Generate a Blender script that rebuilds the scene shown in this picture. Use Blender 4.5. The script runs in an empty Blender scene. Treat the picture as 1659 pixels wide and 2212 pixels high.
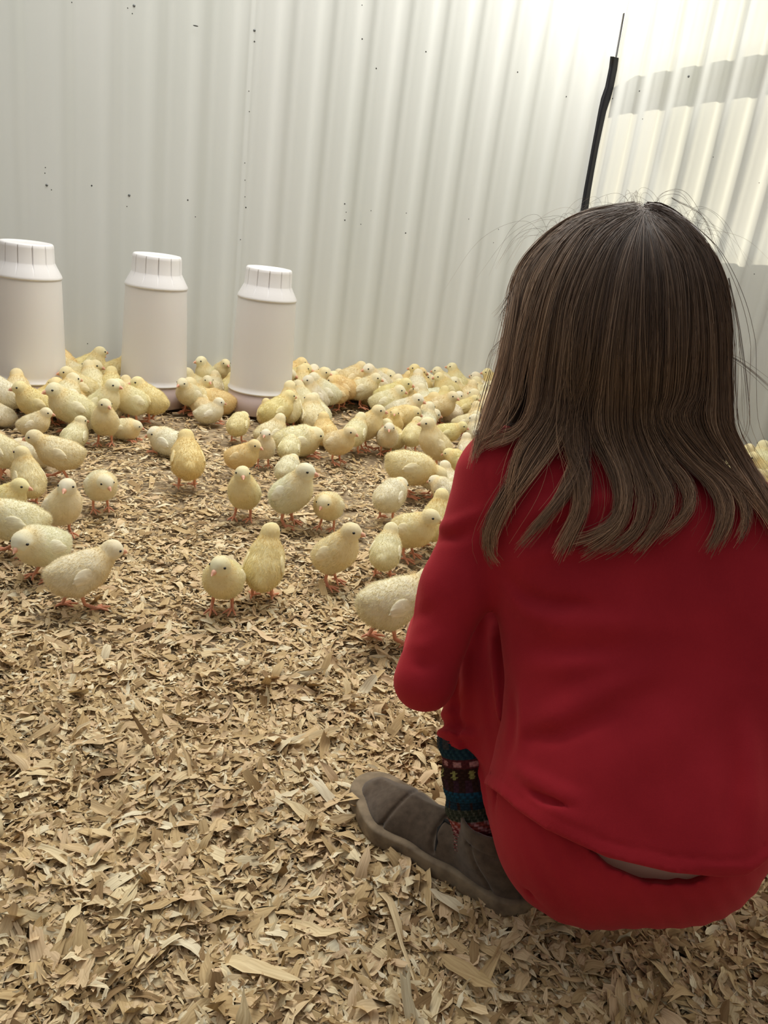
import bpy, bmesh, math, random
import numpy as np
from mathutils import Vector, Matrix

# ------------------------------------------------------------------ camera
F, CX, CY, CAMH = 1750.0, 829.5, 1106.0, 0.62
_u = np.array([CX - 195.0, 5780.0 - CY, F]); _u /= np.linalg.norm(_u)
_f = np.array([0, 0, -1.0]); _f -= _f.dot(_u) * _u; _f /= np.linalg.norm(_f)
RC = np.array([np.cross(_f, _u), _f, _u])          # camera axes -> world
scene = bpy.context.scene
COL = scene.collection
cam_data = bpy.data.cameras.new('camera')
cam = bpy.data.objects.new('camera', cam_data); COL.objects.link(cam)
m4 = Matrix.Identity(4)
for i in range(3):
    for j in range(3):
        m4[i][j] = float(RC[i, j])
m4[2][3] = CAMH
cam.matrix_world = m4
cam_data.sensor_fit = 'VERTICAL'; cam_data.sensor_height = 36.0
cam_data.lens = 36.0 * F / 2212.0
cam_data.clip_start = 0.02
scene.camera = cam

# ------------------------------------------------------------------ light
scene.view_settings.view_transform = 'Standard'
scene.view_settings.look = 'None'
scene.view_settings.exposure = 0.0
scene.view_settings.gamma = 1.0
scene.view_settings.use_curve_mapping = False
scene.cycles.use_denoising = True
scene.cycles.max_bounces = 8
scene.cycles.sample_clamp_indirect = 4.0
world = bpy.data.worlds.new('world'); scene.world = world
world.use_nodes = True
_bg = world.node_tree.nodes['Background']; _bg.inputs[1].default_value = 0.80
_tc = world.node_tree.nodes.new('ShaderNodeTexCoord'); _dp = world.node_tree.nodes.new('ShaderNodeVectorMath'); _dp.operation = 'DOT_PRODUCT'
_dp.inputs[1].default_value = (0.0, 0.62, 0.62)          # brighter overhead and ahead, dim shed behind the camera
_rp = world.node_tree.nodes.new('ShaderNodeValToRGB')
_rp.color_ramp.elements[0].position = 0.0; _rp.color_ramp.elements[0].color = (0.27, 0.265, 0.26, 1)
_rp.color_ramp.elements[1].position = 0.75; _rp.color_ramp.elements[1].color = (0.90, 0.95, 0.98, 1)
world.node_tree.links.new(_tc.outputs['Generated'], _dp.inputs[0]); world.node_tree.links.new(_dp.outputs['Value'], _rp.inputs[0])
world.node_tree.links.new(_rp.outputs[0], _bg.inputs[0])

def light(name, kind, loc, energy, color, look=None, **kw):
    d = bpy.data.lights.new(name, kind); d.energy = energy; d.color = color
    for k, v in kw.items():
        setattr(d, k, v)
    o = bpy.data.objects.new(name, d); COL.objects.link(o); o.location = loc
    if look is not None:
        o.rotation_euler = (Vector(look) - Vector(loc)).to_track_quat('-Z', 'Y').to_euler()
    return o
# daylight through the roof over the pen, an added fill lamp, and the sun behind the far right wall
light('roof_daylight', 'AREA', (-0.35, 1.95, 2.15), 44.0, (1.0, 0.975, 0.92), (-0.35, 1.45, 0), shape='RECTANGLE', size=1.6, size_y=1.2)
light('sun', 'SUN', (3, 1, 3), 7.0, (1.0, 0.93, 0.76), (3 - 2.0, 1 + 0.75, 3 - 0.95), angle=0.02)
light('outside_glow', 'POINT', (0.50, 3.55, 1.95), 165.0, (1.0, 0.99, 0.97), None, shadow_soft_size=0.1)
light('corner_fill', 'POINT', (0.30, 2.55, 1.95), 5.0, (0.93, 0.95, 1.0), None, shadow_soft_size=0.06)  # added lamp, out of view, brightens the upper walls near the corner

# ------------------------------------------------------------------ helpers
def ray(x, y):
    return RC @ np.array([(x - CX) / F, -(y - CY) / F, -1.0])
def P(x, y, d):
    """point seen at pixel x, y at depth d from the lens"""
    return np.array([0, 0, CAMH]) + d * ray(x, y)
def ground(x, y, z=0.0):
    r = ray(x, y); return np.array([0, 0, CAMH]) + r * ((z - CAMH) / r[2])
def projv(p):
    c = (p - np.array([0, 0, CAMH])) @ RC
    return CX + F * c[..., 0] / -c[..., 2], CY - F * c[..., 1] / -c[..., 2], -c[..., 2]

def new_mat(name, col, rough=0.6, **kw):
    m = bpy.data.materials.new(name); m.use_nodes = True
    b = m.node_tree.nodes['Principled BSDF']
    b.inputs['Base Color'].default_value = (*col, 1); b.inputs['Roughness'].default_value = rough
    for k, v in kw.items():
        b.inputs[k.replace('_', ' ')].default_value = v
    return m
def N(m, t, **kw):
    n = m.node_tree.nodes.new(t)
    for k, v in kw.items():
        setattr(n, k, v)
    return n
def L(m, a, b):
    m.node_tree.links.new(a, b)
def BS(m):
    return m.node_tree.nodes['Principled BSDF']
def ramp(m, stops):
    r = N(m, 'ShaderNodeValToRGB'); e = r.color_ramp.elements
    while len(e) < len(stops): e.new(0.5)
    for el, (p, c) in zip(e, stops):
        el.position = p; el.color = (*c, 1)
    return r
def noise(m, scale, detail=3.0, coord='Object', rough=0.5, mapscale=None):
    tc = N(m, 'ShaderNodeTexCoord'); n = N(m, 'ShaderNodeTexNoise')
    n.inputs['Scale'].default_value = scale; n.inputs['Detail'].default_value = detail
    n.inputs['Roughness'].default_value = rough
    if mapscale:
        mp = N(m, 'ShaderNodeMapping'); mp.inputs['Scale'].default_value = mapscale
        L(m, tc.outputs[coord], mp.inputs['Vector']); L(m, mp.outputs[0], n.inputs['Vector'])
    else:
        L(m, tc.outputs[coord], n.inputs['Vector'])
    return n
def bump(m, src, strength, dist=0.001):
    b = N(m, 'ShaderNodeBump'); b.inputs['Strength'].default_value = strength
    b.inputs['Distance'].default_value = dist
    L(m, src, b.inputs['Height']); L(m, b.outputs[0], BS(m).inputs['Normal']); return b

def np_mesh(name, verts, faces, smooth=True):
    """faces: (n,k) int array (all the same k) or a list of such arrays"""
    me = bpy.data.meshes.new(name)
    if not isinstance(faces, list): faces = [faces]
    faces = [f for f in faces if len(f)]
    lv = np.concatenate([f.ravel() for f in faces]).astype(np.int32)
    tot = np.concatenate([np.full(len(f), f.shape[1]) for f in faces]).astype(np.int32)
    st = np.concatenate([[0], np.cumsum(tot)[:-1]]).astype(np.int32)
    me.vertices.add(len(verts)); me.vertices.foreach_set('co', np.asarray(verts, np.float32).ravel())
    me.loops.add(len(lv)); me.loops.foreach_set('vertex_index', lv)
    me.polygons.add(len(tot)); me.polygons.foreach_set('loop_start', st); me.polygons.foreach_set('loop_total', tot)
    me.polygons.foreach_set('use_smooth', np.full(len(tot), smooth))
    me.update(calc_edges=True)
    return me
def link(name, me, mat=None, parent=None, loc=None):
    o = bpy.data.objects.new(name, me); COL.objects.link(o)
    if mat is not None and not me.materials: me.materials.append(mat)
    if parent is not None: o.parent = parent
    if loc is not None: o.location = loc
    return o
def tag(o, label=None, cat=None, group=None, kind=None):
    for k, v in (('label', label), ('category', cat), ('group', group), ('kind', kind)):
        if v: o[k] = v
    return o
def empty(name, loc=(0, 0, 0)):
    o = bpy.data.objects.new(name, None); COL.objects.link(o); o.location = loc
    o.empty_display_size = 0.02; return o
def lathe(name, prof, seg=64, rfun=None):
    """prof: list of (r, z)"""
    prof = np.array(prof, float); k = len(prof)
    a = np.linspace(0, 2 * np.pi, seg, endpoint=False)
    r = prof[:, 0][:, None] * np.ones(seg)
    if rfun is not None: r = rfun(r, prof[:, 1][:, None] * np.ones(seg), a[None, :] * np.ones((k, 1)))
    v = np.stack([r * np.cos(a), r * np.sin(a), prof[:, 1][:, None] * np.ones(seg)], -1).reshape(-1, 3)
    i, j = np.meshgrid(np.arange(k - 1), np.arange(seg), indexing='ij')
    j2 = (j + 1) % seg
    q = np.stack([i * seg + j, i * seg + j2, (i + 1) * seg + j2, (i + 1) * seg + j], -1).reshape(-1, 4)
    return np_mesh(name, v, q)

# signed-distance modelling ------------------------------------------------
def sn(v):
    v = np.asarray(v, float); return v / np.linalg.norm(v)
def cap(p, a, b, ra, rb=None):
    a = np.asarray(a, np.float32); b = np.asarray(b, np.float32)
    if rb is None: rb = ra
    ab = b - a; t = np.clip(((p - a) @ ab) / max(float(ab @ ab), 1e-9), 0, 1)
    q = p - a - t[..., None] * ab
    return np.sqrt((q * q).sum(-1)) - (ra + (rb - ra) * t)
def ell(p, c, r, R=None):
    q = p - np.asarray(c, np.float32)
    if R is not None: q = q @ np.asarray(R, np.float32)
    r = np.asarray(r, np.float32)
    k0 = np.sqrt(((q / r) ** 2).sum(-1)); k1 = np.sqrt(((q / (r * r)) ** 2).sum(-1))
    return k0 * (k0 - 1) / np.maximum(k1, 1e-6)
def smin(a, b, k):
    h = np.maximum(k - np.abs(a - b), 0) / k
    return np.minimum(a, b) - h * h * k * 0.25
def smax(a, b, k): return -smin(-a, -b, k)
def nets(fun, lo, hi, h, name, smooth=True):
    lo = np.array(lo, float); hi = np.array(hi, float)
    n = np.ceil((hi - lo) / h).astype(int) + 1
    ax = [lo[i] + h * np.arange(n[i]) for i in range(3)]
    f = np.empty(n, np.float32)
    yy, zz = np.meshgrid(ax[1], ax[2], indexing='ij')
    step = max(1, int(400000 / (n[1] * n[2])))
    for i in range(0, n[0], step):
        xs = ax[0][i:i + step]
        p = np.empty((len(xs), n[1], n[2], 3), np.float32)
        p[..., 0] = xs[:, None, None]; p[..., 1] = yy; p[..., 2] = zz
        f[i:i + step] = fun(p)
    f[0] = f[-1] = 1; f[:, 0] = f[:, -1] = 1; f[:, :, 0] = f[:, :, -1] = 1
    s = f < 0
    c = np.zeros(tuple(n - 1), np.int8)
    for a in (0, 1):
        for b in (0, 1):
            for d in (0, 1):
                c += s[a:n[0] - 1 + a, b:n[1] - 1 + b, d:n[2] - 1 + d]
    I = np.argwhere((c > 0) & (c < 8))
    cor = np.array([(a, b, d) for a in (0, 1) for b in (0, 1) for d in (0, 1)])
    val = np.stack([f[I[:, 0] + q[0], I[:, 1] + q[1], I[:, 2] + q[2]] for q in cor], 1)
    acc = np.zeros((len(I), 3)); cnt = np.zeros(len(I))
    for a in range(8):
        for b in range(a + 1, 8):
            if np.abs(cor[a] - cor[b]).sum() != 1: continue
            m = (val[:, a] < 0) != (val[:, b] < 0)
            t = val[m, a] / (val[m, a] - val[m, b])
            acc[m] += cor[a] + t[:, None] * (cor[b] - cor[a]); cnt[m] += 1
    V = (I + acc / cnt[:, None]) * h + lo
    idx = np.full(tuple(n - 1), -1, np.int32); idx[I[:, 0], I[:, 1], I[:, 2]] = np.arange(len(I))
    quads = []
    for a in range(3):
        sl0 = [slice(None)] * 3; sl1 = [slice(None)] * 3; sl0[a] = slice(0, -1); sl1[a] = slice(1, None)
        s0 = s[tuple(sl0)]; s1 = s[tuple(sl1)]
        for flip, E in ((False, np.argwhere(s0 & ~s1)), (True, np.argwhere(~s0 & s1))):
            if not len(E): continue
            b, d = (a + 1) % 3, (a + 2) % 3
            eb = np.zeros(3, int); eb[b] = 1; ed = np.zeros(3, int); ed[d] = 1
            g = lambda e: idx[e[:, 0], e[:, 1], e[:, 2]]
            q = np.stack([g(E - eb - ed), g(E - ed), g(E), g(E - eb)], 1)
            quads.append(q[:, ::-1] if flip else q)
    Q = np.concatenate(quads)
    return np_mesh(name, V, Q, smooth)
def val_noise(p, scale, seed=0):
    """cheap smooth pseudo noise from sines"""
    r = np.random.RandomState(seed); o = 0
    for k in range(5):
        d = r.normal(size=3); d = d / np.linalg.norm(d) * scale * (0.7 + 0.6 * r.rand())
        o = o + np.sin(p @ d.astype(np.float32) + r.rand() * 6.28)
    return o / 5
# ------------------------------------------------------------------ walls
WA = ground(0, 822)[:2]; WC = ground(1184, 862)[:2]
WL = WA + (WA - WC) / np.linalg.norm(WA - WC) * 1.3
WR = WC + sn(ground(1600, 1000)[:2] - WC) * 8.0
wm = bpy.data.materials.new('white_ribbed_plastic'); wm.use_nodes = True
b = BS(wm); b.inputs['Roughness'].default_value = 0.32
b.inputs['Specular IOR Level'].default_value = 0.35
nz = noise(wm, 3.0, 4, mapscale=(1, 1, 0.25))
rp = ramp(wm, [(0.3, (0.555, 0.575, 0.53)), (0.7, (0.63, 0.635, 0.61))])
L(wm, nz.outputs['Fac'], rp.inputs[0]); L(wm, rp.outputs[0], b.inputs['Base Color'])
tr = N(wm, 'ShaderNodeBsdfTranslucent'); tr.inputs[0].default_value = (0.85, 0.84, 0.76, 1)
mx = N(wm, 'ShaderNodeMixShader'); mx.inputs[0].default_value = 0.34
L(wm, b.outputs[0], mx.inputs[1]); L(wm, tr.outputs[0], mx.inputs[2])
L(wm, mx.outputs[0], wm.node_tree.nodes['Material Output'].inputs[0])
def ribbed_wall(name, A, B, period, height, rib=0.30, amp=0.010, phase=0.0, step_at=None):
    A = np.array(A); B = np.array(B); ln = np.linalg.norm(B - A); d = (B - A) / ln
    nrm = np.array([d[1], -d[0]])                       # towards the pen
    s = []
    k = -1
    while k * period < ln + period:
        for u in np.linspace(0, 1, 20, endpoint=False): s.append((k + u) * period - phase)
        k += 1
    s = np.unique(np.clip(np.array(s), 0, ln))
    u = ((s + phase) / period) % 1.0
    def bumpf(u, a, b_, w): return 1 / (1 + np.exp(-(u - a) / w)) * 1 / (1 + np.exp((u - b_) / w))
    off = amp * bumpf(u, 0.22, 0.56, 0.045) + amp * 0.12 * bumpf(u, 0.74, 0.84, 0.025)
    if step_at is not None: off = off + np.where(s > step_at, 0.005, 0.0)
    zs = np.linspace(-0.01, height, 24)
    xy = A + s[:, None] * d + off[:, None] * nrm
    v = np.concatenate([np.concatenate([xy + nrm * 0.003 * math.sin(z * 5) , np.full((len(s), 1), z)], 1) for z in zs])
    n = len(s); i, j = np.meshgrid(np.arange(len(zs) - 1), np.arange(n - 1), indexing='ij')
    q = np.stack([i * n + j, i * n + j + 1, (i + 1) * n + j + 1, (i + 1) * n + j], -1).reshape(-1, 4)
    return tag(link(name, np_mesh(name, v, q), wm), kind='structure')
def wall_hit(x, y, A, B):
    r = ray(x, y); d = B - A; n2 = np.array([d[1], -d[0]]) / np.linalg.norm(d)
    t = (A @ n2) / (r[:2] @ n2)
    return np.array([0, 0, CAMH]) + t * r, n2
seam = wall_hit(511, 600, WL, WC)[0]; seam_s = float(np.linalg.norm(seam[:2] - WL))
wall_back = ribbed_wall('wall_back', WL, WC, 0.122, 2.4, phase=0.03, amp=0.007, step_at=seam_s)
wall_right = ribbed_wall('wall_right', WC, WR, 0.105, 3.3, phase=0.01, amp=0.013)
for w_ in (wall_back, wall_right): w_['label'] = 'white ribbed translucent plastic wall of the pen'

# boards outside, seen as shade through the right wall
wood = new_mat('weathered_wood', (0.42, 0.41, 0.38), 0.8)
def outer_board(name, p0, p1, h, gap, label):
    """p0, p1: points (on the wall line) of the board's lower edge"""
    d = (WR - WC) / np.linalg.norm(WR - WC); on = np.array([-d[1], d[0]])
    pts = []
    for p in (p0, p1):
        for dz in (0, h):
            for g in (gap, gap + 0.03):
                pts.append([p[0] + on[0] * g, p[1] + on[1] * g, p[2] + dz])
    f = np.array([[0, 1, 3, 2], [4, 6, 7, 5], [0, 2, 6, 4], [1, 5, 7, 3], [2, 3, 7, 6], [0, 4, 5, 1]])
    o = link(name, np_mesh(name, np.array(pts), f, False), wood)
    tag(o, label, 'board'); return o
pa, _ = wall_hit(1395, 208, WC, WR); pb, _ = wall_hit(1659, 168, WC, WR)
ext = pb + (pb - pa) * 2.0
outer_board('fence_rail', pa, ext, 0.095, 0.035, 'dark rail behind the translucent wall at upper right, seen as a grey band')
pc, _ = wall_hit(1540, 556, WC, WR); pd, _ = wall_hit(1659, 560, WC, WR)
low = pc.copy(); low0 = np.array([WC[0], WC[1], pc[2] + (pc[2] - pd[2]) * 1.5]); pe = pd + (pd - pc) * 4
d_rw = sn(WR - WC); lo0 = low0.copy(); lo0[2] -= 0.68; pe2 = pe.copy(); pe2[2] -= 0.68; lo0[:2] = lo0[:2] + d_rw * 0.05
outer_board('lower_board', lo0, pe2, 0.68, 0.035, 'grey board standing outside against the lower right wall')

# screws and dirt specks on the walls
screw_m = new_mat('dull_zinc', (0.16, 0.17, 0.17), 0.45, Metallic=0.6)
dirt_m = new_mat('dark_dirt', (0.05, 0.05, 0.045), 0.8)
def dome(name, r, h, seg=10):
    return lathe(name, [(r, 0), (r * 0.95, h * 0.5), (r * 0.6, h * 0.9), (0.0001, h)], seg)
big = dome('screw_head', 0.0036, 0.003); big.materials.append(screw_m)
sml = dome('dirt_speck', 0.0016, 0.0008, 7); sml.materials.append(dirt_m)
mid = dome('dirt_speck_mid', 0.0024, 0.001, 7); mid.materials.append(dirt_m)
specks = [(101, 400, 2), (98, 362, 0), (97, 374, 0), (111, 410, 0), (198, 401, 1), (279, 422, 2), (274, 446, 0), (290, 12, 2), (276, 17, 0),
 (286, 29, 0), (155, 5, 0), (549, 66, 2), (549, 90, 1), (405, 432, 1), (421, 468, 0), (537, 197, 0), (538, 241, 0), (528, 352, 0), (528, 389, 0),
 (528, 425, 0), (530, 448, 1), (518, 517, 0), (780, 85, 1), (780, 12, 0), (812, 148, 1), (919, 112, 1), (1117, 156, 1), (1221, 209, 1), (742, 440, 1), (742, 475, 1),
 (745, 458, 0), (876, 460, 0), (874, 503, 1), (800, 455, 0), (1011, 473, 0), (1075, 495, 0), (1064, 524, 0), (778, 484, 0), (189, 742, 0),
 (1487, 165, 2), (1385, 198, 1), (1327, 214, 1), (1388, 257, 0), (1567, 597, 1), (1630, 592, 0), (1543, 340, 0), (1640, 395, 0)]
for (x, y, k) in specks:
    A_, B_, par = (WL, WC, wall_back) if x < 1255 + (460 - y) * 0.22 else (WC, WR, wall_right)
    h, n2 = wall_hit(x, y, A_, B_)
    # bring it onto the ribbed surface
    o = link('screw' if k == 2 else 'dirt_speck', (sml, mid, big)[k], None, par)
    pos = Vector(h) + Vector((n2[0], n2[1], 0)) * 0.006
    hit = par.ray_cast(Vector(h) + Vector((n2[0], n2[1], 0)) * 0.1, -Vector((n2[0], n2[1], 0)))
    if hit[0]: pos = hit[1]
    o.location = pos; o.rotation_euler = Vector((n2[0], n2[1], 0)).to_track_quat('Z', 'Y').to_euler()
# short dark scuff
h, n2 = wall_hit(421, 57, WL, WC); o = link('scuff', dome('scuff', 0.0022, 0.0006, 8), dirt_m, wall_back)
o.data.materials.clear(); o.data.materials.append(dirt_m)
o.location = Vector(h) + Vector((n2[0], n2[1], 0)) * 0.011; o.rotation_euler = Vector((n2[0], n2[1], 0)).to_track_quat('Z', 'Y').to_euler(); o.scale = (3.6, 0.8, 1)

# black strip hanging down the corner seam, thin wire above it
rub = new_mat('black_rubber', (0.012, 0.012, 0.016), 0.35)
def strip(pix, half, thick):
    v = []; 
    for (x, y, w) in pix:
        w = w * 1.5; h, n2 = wall_hit(x - 3, y, WL, WC); d = (WC - WL) / np.linalg.norm(WC - WL)
        for s_, t_ in ((-1, 0.004), (-0.55, 0.010 + thick), (0, 0.006 + thick), (0.55, 0.010 + thick), (1, 0.004), (0, 0.001)):
            v.append([h[0] + d[0] * s_ * w + n2[0] * (t_ + 0.010), h[1] + d[1] * s_ * w + n2[1] * (t_ + 0.010), h[2]])
    n = len(pix); f = []
    for i in range(n - 1):
        for j in range(6):
            f.append([i * 6 + j, i * 6 + (j + 1) % 6, (i + 1) * 6 + (j + 1) % 6, (i + 1) * 6 + j])
    me = bpy.data.meshes.new('strip'); me.from_pydata([tuple(map(float, a)) for a in v], [], f + [[0, 1, 2, 3, 4, 5], [(n - 1) * 6 + k for k in (5, 4, 3, 2, 1, 0)]])
    for p in me.polygons: p.use_smooth = True
    return me
px_strip = [(1325, 125, .0122), (1322, 150, .0122), (1314, 190, .0125), (1306, 215, .0135), (1299, 240, .0115), (1291, 280, .0105), (1283, 320, .0100), (1274, 370, .0100), (1267, 410, .0105), (1261, 450, .0112), (1250, 500, .011), (1239, 550, .011), (1216, 650, .011), (1176, 830, .011)]
st = link('seam_strip', strip(px_strip, 1, 0.003), rub)
tag(st, 'long black rubber strip over the seam in the wall corner', 'strip')
wire_m = new_mat('thin_grey_wire', (0.2, 0.2, 0.2), 0.4)
wi = link('seam_wire', strip([(1344, 30, .0006), (1336, 75, .0010), (1327, 125, .0013)], 1, 0.001), wire_m)
tag(wi, 'thin grey wire rising above the black strip in the corner', 'wire')

# ------------------------------------------------------------------ floor and wood shavings
fm = new_mat('trampled_litter', (0.30, 0.22, 0.13), 0.9)
fn = noise(fm, 60, 6); fr = ramp(fm, [(0.3, (0.20, 0.14, 0.08)), (0.7, (0.46, 0.35, 0.21))])
L(fm, fn.outputs['Fac'], fr.inputs[0]); L(fm, fr.outputs[0], BS(fm).inputs['Base Color']); bump(fm, fn.outputs['Fac'], 0.8, 0.004)
def relief(x, y):
    near = np.clip((1.25 - y) / 0.7, 0, 1)
    r = 0.3 + 0.7 * near
    return r * (0.004 * np.sin(x * 21 + 1.3 * np.sin(y * 17)) + 0.004 * np.sin(y * 27 + x * 9 + 1) + 0.003 * np.sin(x * 43 - y * 31)) - 0.004
gx = np.linspace(-2.9, 3.1, 251); gy = np.linspace(-0.5, 3.9, 156)
X, Y = np.meshgrid(gx, gy, indexing='ij')
V = np.stack([X, Y, relief(X, Y) - 0.006], -1).reshape(-1, 3)
i, j = np.meshgrid(np.arange(250), np.arange(155), indexing='ij')
Q = np.stack([i * 156 + j, (i + 1) * 156 + j, (i + 1) * 156 + j + 1, i * 156 + j + 1], -1).reshape(-1, 4)
tag(link('floor', np_mesh('floor', V, Q), fm), kind='structure')

sm = new_mat('pine_shaving', (0.6, 0.45, 0.28), 0.75)
gi = N(sm, 'ShaderNodeNewGeometry')
r1 = ramp(sm, [(0.0, (0.26, 0.16, 0.075)), (0.10, (0.46, 0.32, 0.155)), (0.38, (0.66, 0.49, 0.26)), (0.60, (0.74, 0.545, 0.335)), (0.82, (0.78, 0.63, 0.37)), (1.0, (0.88, 0.79, 0.57))])
L(sm, gi.outputs['Random Per Island'], r1.inputs[0])
ga = N(sm, 'ShaderNodeAttribute', attribute_name='grain'); grn = N(sm, 'ShaderNodeTexNoise'); grn.inputs['Scale'].default_value = 260; grn.inputs['Detail'].default_value = 4; L(sm, ga.outputs['Vector'], grn.inputs['Vector']); mxn = N(sm, 'ShaderNodeMixRGB', blend_type='MULTIPLY'); mxn.inputs[0].default_value = 0.7
r2 = ramp(sm, [(0.3, (0.60, 0.52, 0.43)), (0.62, (1.02, 1.02, 1.02))]); L(sm, grn.outputs['Fac'], r2.inputs[0])
L(sm, r1.outputs[0], mxn.inputs[1]); L(sm, r2.outputs[0], mxn.inputs[2]); L(sm, mxn.outputs[0], BS(sm).inputs['Base Color'])
bump(sm, grn.outputs['Fac'], 0.35, 0.0006)
BS(sm).inputs['Specular IOR Level'].default_value = 0.2
rng = np.random.RandomState(11)
def shavings(n, ylo, yhi, lmean, tilt, lift, curl, seed, nu=5, nv=3, xr=None):
    rg = np.random.RandomState(seed)
    y = ylo + (yhi - ylo) * rg.rand(n)
    hw = 0.22 + 0.50 * y + 0.10
    x = hw * (2 * rg.rand(n) - 1) * 1.12 + 0.10 - 0.02 * y
    if xr: x = xr * (2 * rg.rand(n) - 1)
    ln = lmean * np.exp(0.45 * rg.normal(size=n)); wd = ln * (0.14 + 0.36 * rg.rand(n) ** 1.4)
    wd = np.minimum(wd, 0.014)
    u = np.linspace(-0.5, 0.5, nu); v = np.linspace(-0.5, 0.5, nv)
    U, W = np.meshgrid(u, v, indexing='ij'); U = U.ravel(); W = W.ravel()
    taper = 1 - (0.30 + 0.65 * rg.rand(n))[:, None] * (2 * np.abs(U + 0.12 * rg.normal(size=(n, 1)))).clip(0, 1) ** (1.0 + 3 * rg.rand(n))[:, None]
    lx = ln[:, None] * (U + 0.11 * rg.normal(size=(n, len(U))) * (np.abs(U) > 0.45))
    lw = wd[:, None] * (W * taper.clip(0.12, 1) + 0.07 * rg.normal(size=(n, len(U))) + (U * U) * 0.6 * rg.normal(size=(n, 1)))
    k = curl * rg.normal(size=(n, 1))
    lz = ln[:, None] * (k * (U * U) * 1.2 + 0.25 * curl * np.sin(U * 6 + 6 * rg.rand(n, 1))) + wd[:, None] * 1.2 * curl * rg.normal(size=(n, 1)) * W * W + 0.012 * ln[:, None] * rg.normal(size=(n, len(U)))
    yaw = rg.rand(n) * 6.283; pit = tilt * rg.normal(size=n); rol = tilt * 1.2 * rg.normal(size=n)
    cy, sy, cp, sp, cr, sr = [a[:, None] for a in (np.cos(yaw), np.sin(yaw), np.cos(pit), np.sin(pit), np.cos(rol), np.sin(rol))]
    y1 = lw * cr - lz * sr; z1 = lw * sr + lz * cr
    x2 = lx * cp + z1 * sp; z2 = -lx * sp + z1 * cp
    X = x[:, None] + x2 * cy - y1 * sy; Yv = y[:, None] + x2 * sy + y1 * cy
    Z = relief(x, y)[:, None] + z2 + (lift * rg.rand(n))[:, None]
    Z = np.maximum(Z, relief(X, Yv) - 0.005)
    V = np.stack([X, Yv, Z], -1)
    a, c = np.meshgrid(np.arange(nu - 1), np.arange(nv - 1), indexing='ij'); a = a.ravel(); c = c.ravel()
    q = np.stack([a * nv + c, (a + 1) * nv + c, (a + 1) * nv + c + 1, a * nv + c + 1], -1)
    Q = q[None] + (np.arange(n) * nu * nv)[:, None, None]
    gr = np.stack([U[None] * ln[:, None] * 0.12 + np.arange(n)[:, None] * 0.37, W[None] * wd[:, None] * 2.2 + 0 * ln[:, None], np.full((n, len(U)), seed * 1.7)], -1)
    return V.reshape(-1, 3), Q.reshape(-1, 4), gr.reshape(-1, 3)
parts = [shavings(15000, 0.33, 0.85, 0.019, 0.22, 0.009, 0.22, 1, 7, 4), shavings(17000, 0.33, 0.95, 0.010, 0.22, 0.009, 0.15, 2, 5, 3),
         shavings(14000, 0.75, 1.25, 0.013, 0.15, 0.006, 0.15, 3), shavings(15000, 0.8, 1.4, 0.008, 0.14, 0.005, 0.10, 4),
         shavings(30000, 1.15, 2.0, 0.011, 0.11, 0.004, 0.12, 5), shavings(22000, 1.8, 3.2, 0.014, 0.11, 0.004, 0.10, 6),
         shavings(800, 0.36, 1.0, 0.030, 0.20, 0.010, 0.25, 7, 7, 4), shavings(7000, 0.35, 1.4, 0.017, 0.3, 0.007, 0.2, 8, 5, 2), shavings(5000, 0.33, 1.0, 0.024, 0.35, 0.010, 0.3, 9, 7, 3), shavings(20000, 0.33, 1.0, 0.0075, 0.35, 0.011, 0.25, 10, 4, 2),
         shavings(14000, 0.0, 0.40, 0.019, 0.2, 0.008, 0.2, 11, 5, 3, 0.75), shavings(16000, 0.3, 1.6, 0.017, 0.2, 0.008, 0.2, 12, 5, 3, 1.3)]
off = 0; VV = []; QQ = []; GR = []
for v_, q_, g_ in parts:
    GR.append(g_); VV.append(v_); QQ.append(q_ + off); off += len(v_)
VV = np.concatenate(VV); QQ = np.concatenate(QQ)
# keep only shavings inside the pen
d_b = (WC - WL) / np.linalg.norm(WC - WL); n_b = np.array([d_b[1], -d_b[0]])
d_r = (WR - WC) / np.linalg.norm(WR - WC); n_r = np.array([d_r[1], -d_r[0]])
cen = VV[QQ].mean(1)[:, :2]
ok = ((cen - WL) @ n_b > 0.012) & ((cen - WC) @ n_r > 0.012)
QQ = QQ[ok]; used = np.unique(QQ); remap = np.zeros(len(VV), int); remap[used] = np.arange(len(used))
sh = link('wood_shavings', np_mesh('wood_shavings', VV[used], remap[QQ]), sm)
ga_ = sh.data.attributes.new('grain', 'FLOAT_VECTOR', 'POINT'); ga_.data.foreach_set('vector', np.concatenate(GR)[used].astype(np.float32).ravel())
tag(sh, 'pale pine wood shavings covering the whole pen floor', 'bedding', kind='stuff')

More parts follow.
